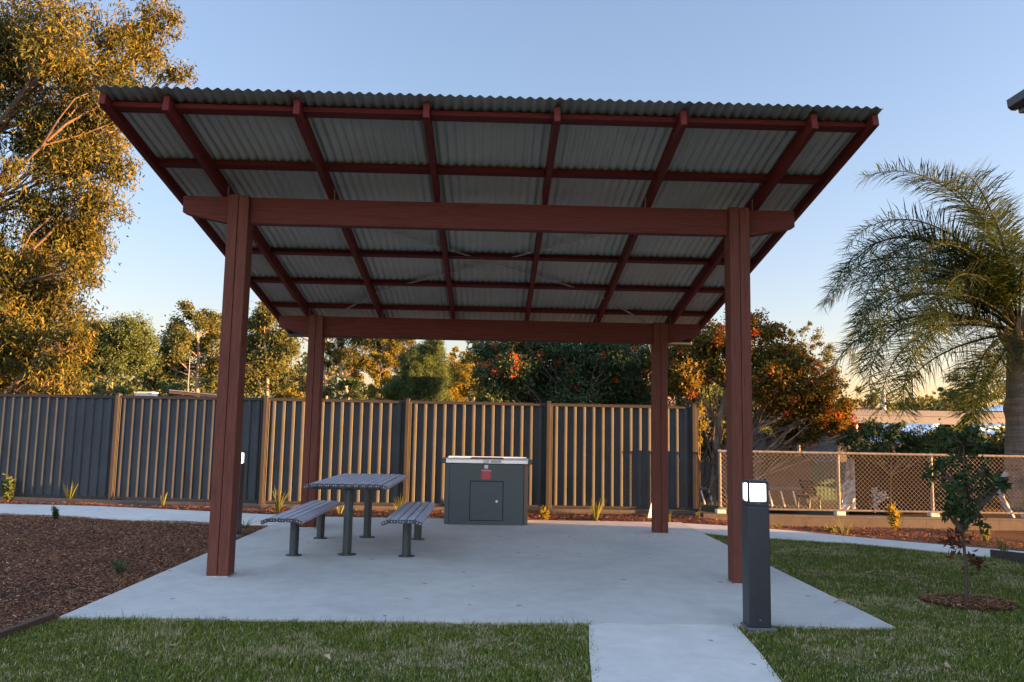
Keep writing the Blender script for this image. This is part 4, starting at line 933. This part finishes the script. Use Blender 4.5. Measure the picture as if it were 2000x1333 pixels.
# dark boards left of it
mb = MB(); a = at(1362, 1000, 9.6); b = at(1440, 905, 9.6); mb.box(a.x, b.x, 9.6, 9.68, -.1, b.z)
for i in range(5): mb.box(a.x+i*.17, a.x+i*.17+.15, 9.58, 9.5985, -.1, b.z-.03)
tag(mb.build('screen_wall', M['shed']), 'low grey board wall seen through the mesh beside the last fence post', 'wall')
# folding trestle tables
def trestle(px0, px1, pyt, Y, label, nleg):
    a = at(px0, pyt, Y); b = at(px1, pyt, Y); t = empty('trestle_table', (a.x, Y, 0), 0, label, 'table', 'folding tables in the yard'); mb = MB(); Wt = b.x-a.x; z = a.z
    mb.box(0, Wt, 0, .6, z-.04, z); mb.build('tabletop', M['shed'], t, bevel=.008)
    for i in range(nleg):
        x = .05+(Wt-.1)*i/(nleg-1); mb = MB(); mb.tube([(x-.03, .03, z-.04), (x+.05, .05, -.05)], .016, 8); mb.build('leg', M['whitepaint'], t)
trestle(1500, 1582, 955, 8.3, 'grey topped folding table with white legs before the shed', 4)
trestle(1368, 1425, 954, 8.5, 'grey topped folding table with white legs near the last metal fence post', 4)
# black chair
cY = 8.0; a = at(1584, 1003, cY); ch_ = empty('chair', (a.x, cY, -.05), R(15), 'black curved back garden chair beside the shed', 'chair')
zz = at(1590, 938, cY).z+.05; q = MB(); q.tube([(0, 0, zz-.0), (.06, 0, zz-.10), (.10, 0, zz-.22), (.12, 0, zz*.45)], [.03, .028, .025, .022], 8); q.tube([(0, .35, zz), (.06, .35, zz-.10), (.10, .35, zz-.22), (.12, .35, zz*.45)], [.03, .028, .025, .022], 8)
for k in range(6): q.bar((.01+k*.02, 0, zz-.03-k*.055), (.01+k*.02, .35, zz-.03-k*.055), .02, .03)
q.build('backrest', M['blackplastic'], ch_)
q = MB(); q.box(-.06, .24, -.02, .37, zz*.45-.05, zz*.45); q.build('seat', M['blackplastic'], ch_, bevel=.015)
for x in (-.04, .20):
    for y in (0, .34): q = MB(); q.tube([(x, y, 0), (x*.9+.01, y, zz*.45-.05)], .018, 8); q.build('leg', M['blackplastic'], ch_)
# teal sheet fence
a = at(1560, 1000, 12.0); b = at(1668, 903, 12.0); n = int((b.x-a.x)/.09); mb = MB(); vs = []
for z in (-.2, b.z):
    for i in range(n*2+1): vs.append((a.x+(b.x-a.x)*i/(n*2), 12.0+(.0025 if i % 2 else 0), z))
mm = n*2+1; mb.add(vs, [(i, i+1, mm+i+1, mm+i) for i in range(mm-1)]); o = mb.build('sheet_fence', M['teal']); sm = o.modifiers.new('solid', 'SOLIDIFY'); sm.thickness = .004
tag(o, 'teal green corrugated sheet fence between the shed and the brown wall', 'fence')
# foil wrapped panel
mb = MB(); r2 = random.Random(8); a = at(1640, 995, 8.6); b = at(1670, 995, 8.6); c = at(1654, 896, 8.6); d = at(1667, 896, 8.6); rows = 14; cols_ = 5; vs = []
for i in range(rows+1):
    t = i/rows; l = a.lerp(c, t); r3 = b.lerp(d, t)
    for j in range(cols_+1): q = l.lerp(r3, j/cols_); vs.append((q.x, q.y+r2.uniform(-.018, .018), q.z))
mb.add(vs, [(i*(cols_+1)+j, i*(cols_+1)+j+1, (i+1)*(cols_+1)+j+1, (i+1)*(cols_+1)+j) for i in range(rows) for j in range(cols_)]); o = mb.build('foil_panel', M['foil']); sm = o.modifiers.new('solid', 'SOLIDIFY'); sm.thickness = .03
tag(o, 'tapering crinkled silver foil panel leaning against the brown wall', 'panel')
# brown brick wall / yard building
a = at(1666, 1000, 9.0); b = at(2100, 886, 9.0)
mb = MB(); mb.box(a.x, b.x+3, 9.0, 9.2, -.3, at(1800, 890, 9.0).z); tag(mb.build('brick_wall', M['brownwall']), 'long dark brown brick wall behind the chain link fence at right', 'wall')
# pale flowering plant tied to a stake
a = at(1709, 1003, 7.4); orn = empty('staked_plant', (a.x, 7.4, -.05), 0, 'pale white flowered plant tied to a thin stake behind the mesh', 'plant')
q = MB(); zo = at(1710, 957, 7.4).z+.05; q.tube([(0, 0, 0), (.01, 0, zo)], .012, 6); q.build('stake', M['palegrey'], orn)
r_ = np.random.default_rng(31); C = np.concatenate([np.array([dx, 0, zo*zz])+r_.normal(0, .028, (28, 3)) for dx, zz in ((.0, .95), (.02, .74), (.09, .80), (.13, .66), (.16, .72), (.02, .45), (.0, .25))])
fast_mesh('blossom', leaf_quads(C, .05, .022, 0, r_), np.arange(len(C))[:, None]*4+[0, 1, 2, 3], M['palegrey'], orn)['kind'] = 'stuff'
# bent downpipe
P = [at(1979, 1015, 7.2), at(1958, 975, 7.2), at(1949, 950, 7.2), at(1957, 934, 7.2), at(1966, 925, 7.2)]
mb = MB(); mb.tube(P, [.045, .045, .045, .045, .05], 12); tag(mb.build('drain_pipe', M['palegrey'], smooth=True), 'bent white plastic pipe leaning behind the mesh right of the sapling', 'pipe')

# building with long fascia and shade sails
cb = empty('community_building', (19, 24, 0), 0, 'long low building with beige and grey fascia behind the palm', 'building')
def rel(v): return (v[0]-19, v[1]-24, v[2])
a = at(1655, 828, 24); b = at(2150, 803, 24); X0, X1 = a.x-19, b.x-19+3
zt1, zm1, zb1 = at(1830, 803, 24).z, at(1830, 814, 24).z, at(1830, 829, 24).z
q = MB(); q.box(X0, X1, -.02, 5, zm1, zt1); q.build('roof_edge', M['fascia'], cb)
q = MB(); q.box(X0+.02, X1, .02, 5, zb1, zm1-.002); q.build('fascia', M['fasciagrey'], cb)
q = MB(); q.box(X0+.3, X1, 1.6, 5, -.5, zb1-.002); q.build('wall', M['darkgrey'], cb)
for k in range(6):
    q = MB(); xx = X0+.5+k*2.4; q.tube([(xx, .3, -.3), (xx, .3, zb1)], .05, 8); q.build('column', M['whitepaint'], cb)
def sail(pts, mat, label):
    q = MB(); P = [Vector(p) for p in pts]; n = 8; vs = []; c = P[0]
    for i in range(n+1):
        for j in range(n+1):
            u, v = i/n, j/n; p = (P[0]*(1-u)+P[1]*u)*(1-v)+(P[3]*(1-u)+P[2]*u)*v; p = p+Vector((0, 0, -.25*math.sin(math.pi*u)*math.sin(math.pi*v))); vs.append(p)
    q.add(vs, [(i*(n+1)+j, i*(n+1)+j+1, (i+1)*(n+1)+j+1, (i+1)*(n+1)+j) for i in range(n) for j in range(n)])
    o = q.build('shade_sail', mat, smooth=True); sm = o.modifiers.new('solid', 'SOLIDIFY'); sm.thickness = .01; tag(o, label, 'shade sail', 'shade sails before the long building'); return o
sail([at(1668, 862, 18), at(1725, 829, 21), at(1835, 829, 21), at(1800, 870, 17)], M['sail'], 'white shade sail left of the sapling top, below the fascia')
sail([at(1880, 845, 18), at(1900, 828, 22), at(2060, 828, 22), at(2050, 868, 17)], M['sail'], 'white shade sail between the sapling and the palm trunk')
sail([at(1905, 832, 17.5), at(1935, 829, 20), at(2080, 845, 20), at(2040, 850, 17)], M['sailgreen'], 'pale green shade sail crossing before the palm trunk')
sail([at(1888, 803, 26), at(1975, 790, 30), at(2100, 780, 30), at(2080, 803, 25.5)], M['sail'], 'white shade sail peak above the fascia left of the palm trunk')
q = MB(); a = at(1900, 886, 16); b = at(2100, 869, 16); q.box(a.x, b.x+2, 16, 18.5, -.4, b.z); tag(q.build('yard_pavilion', M['fasciagrey']), 'low dark grey annexe below the shade sails beside the palm trunk', 'building')
# pale pole and floodlight mast
q = MB(); a = at(1728, 830, 45); b = at(1728, 760, 45); q.tube([(a.x, 45, 0), (a.x, 45, b.z)], [.14, .11], 10); tag(q.build('pole', M['whitepaint']), 'pale grey pole standing behind the long building', 'pole')
ms = at(1785, 800, 130); mast = empty('floodlight_mast', (ms.x, 130, 0), 0, 'tall sports ground floodlight mast with three rows of lamps', 'floodlight')
zt_ = at(1783, 727, 130).z; q = MB(); q.tube([(0, 0, 0), (-.1, 0, zt_)], [.28, .16], 8); q.build('mast', M['fasciagrey'], mast)
wb = size(30, 130)
for rrow in range(3):
    z = zt_-.1-rrow*size(5, 130); q = MB(); q.box(-wb/2-.1, wb/2-.1, -.1, .1, z-.08, z+.04); q.build('crossbar', M['fasciagrey'], mast)
    for i in range(6):
        q = MB(); x = -wb/2-.1+wb*(i+.5)/6; q.box(x-.15, x+.15, -.35, -.11, z-.13, z+.17); q.build('lamp', M['blackplastic'], mast)
# small brown roof, air-conditioner and antenna behind the fence at left
a = at(345, 775, 15); b = at(420, 775, 15); z1 = at(345, 765, 15).z; z2 = at(418, 773, 15).z
hs = empty('small_house', (a.x, 15, 0), 0, 'small brown roofed outbuilding just showing over the fence', 'building')
q = MB(); q.prism([(0, -.1), (b.x-a.x, -.1), (b.x-a.x, z2-.08), (0, z1-.08)], 'y', 0, 3); q.build('wall', M['brick'], hs)
q = MB(); q.prism([(-.15, z1-.055), (b.x-a.x+.15, z2-.075), (b.x-a.x+.15, z2), (-.15, z1+.02)], 'y', -.15, 3.2); q.build('roof', M['rooftile'], hs)
q = MB(); q.prism([(-.15, z1+.021), (b.x-a.x+.15, z2+.001), (b.x-a.x+.15, z2+.022), (-.15, z1+.045)], 'y', -.17, 0); q.build('flashing', M['galv'], hs)
a = at(262, 775, 16); b = at(297, 766, 16); q = MB(); q.box(a.x, b.x, 16, 16.4, 0, b.z-.02)
for i in range(9): q.box(a.x+.01+i*(b.x-a.x)/9, a.x+.01+(i+.55)*(b.x-a.x)/9, 15.98, 15.999, 1.5, b.z-.03)
q.box(a.x-.01, b.x+.01, 15.97, 16.42, b.z-.0195, b.z); tag(q.build('rooftop_unit', M['whitepaint']), 'white louvred unit just above the fence left of the brown roof', 'air conditioner')
a = at(366, 780, 15.8); q = MB(); zt_ = at(366, 700, 15.8).z; q.tube([(a.x, 15.8, 0), (a.x, 15.8, zt_)], .007, 6)
for k in range(5): q.tube([(a.x-.15+k*.01, 15.8, zt_-.15-k*.1), (a.x+.15-k*.01, 15.8, zt_-.15-k*.1)], .004, 5)
tag(q.build('aerial', M['galv']), 'thin television aerial above the brown roof', 'aerial')
# roof end glimpsed left of the back right post
a = at(1246, 690, 16); b = at(1275, 672, 16)
bh = empty('distant_house', (a.x, 16, 0), 0, 'house corner with pale barge board glimpsed left of the back right post', 'building')
q = MB(); q.box(.15, 1.2, .3, 2.5, 0, a.z-.35); q.build('wall', M['brick'], bh)
q = MB(); q.bar((0, 0, a.z), (.55, 0, a.z+.12), .05, .12); q.build('barge_board', M['fascia'], bh)

# ================================================================ BUILDING ON THE RIGHT (its eave enters the frame)
ev = at(1966, 196, 3.2)
hb = empty('brick_building', (ev.x, ev.y, 0), 0, 'tall building off to the right, only its dark gutter end in view', 'building')
q = MB(); q.box(.95, 5.2, -17, -.65, -.1, ev.z-.25); q.build('wall', M['wallbrick'], hb)
q = MB(); z0 = ev.z; gp = [(0, z0), (.012, z0-.11), (.06, z0-.15), (.12, z0-.15), (.13, z0), (.115, z0), (.108, z0-.13), (.06, z0-.135), (.025, z0-.10), (.014, z0)]
q.prism(gp, 'y', -17.5, 0); q.prism([(.0005, z0-.001), (.0125, z0-.111), (.06, z0-.149), (.12, z0-.149), (.129, z0-.001)], 'y', .0005, .004); q.build('gutter', M['bollard'], hb)
q = MB(); q.box(.14, .95, -17.5, -.03, z0-.20, z0-.17); q.box(.135, .16, -17.5, -.03, z0-.17, z0); q.build('soffit', M['fasciagrey'], hb)
q = MB(); q.prism([(.10, z0+.005), (3, z0+1.0), (6, z0+.005)], 'y', -17.5, -.02); q.build('roof', M['fasciagrey'], hb)
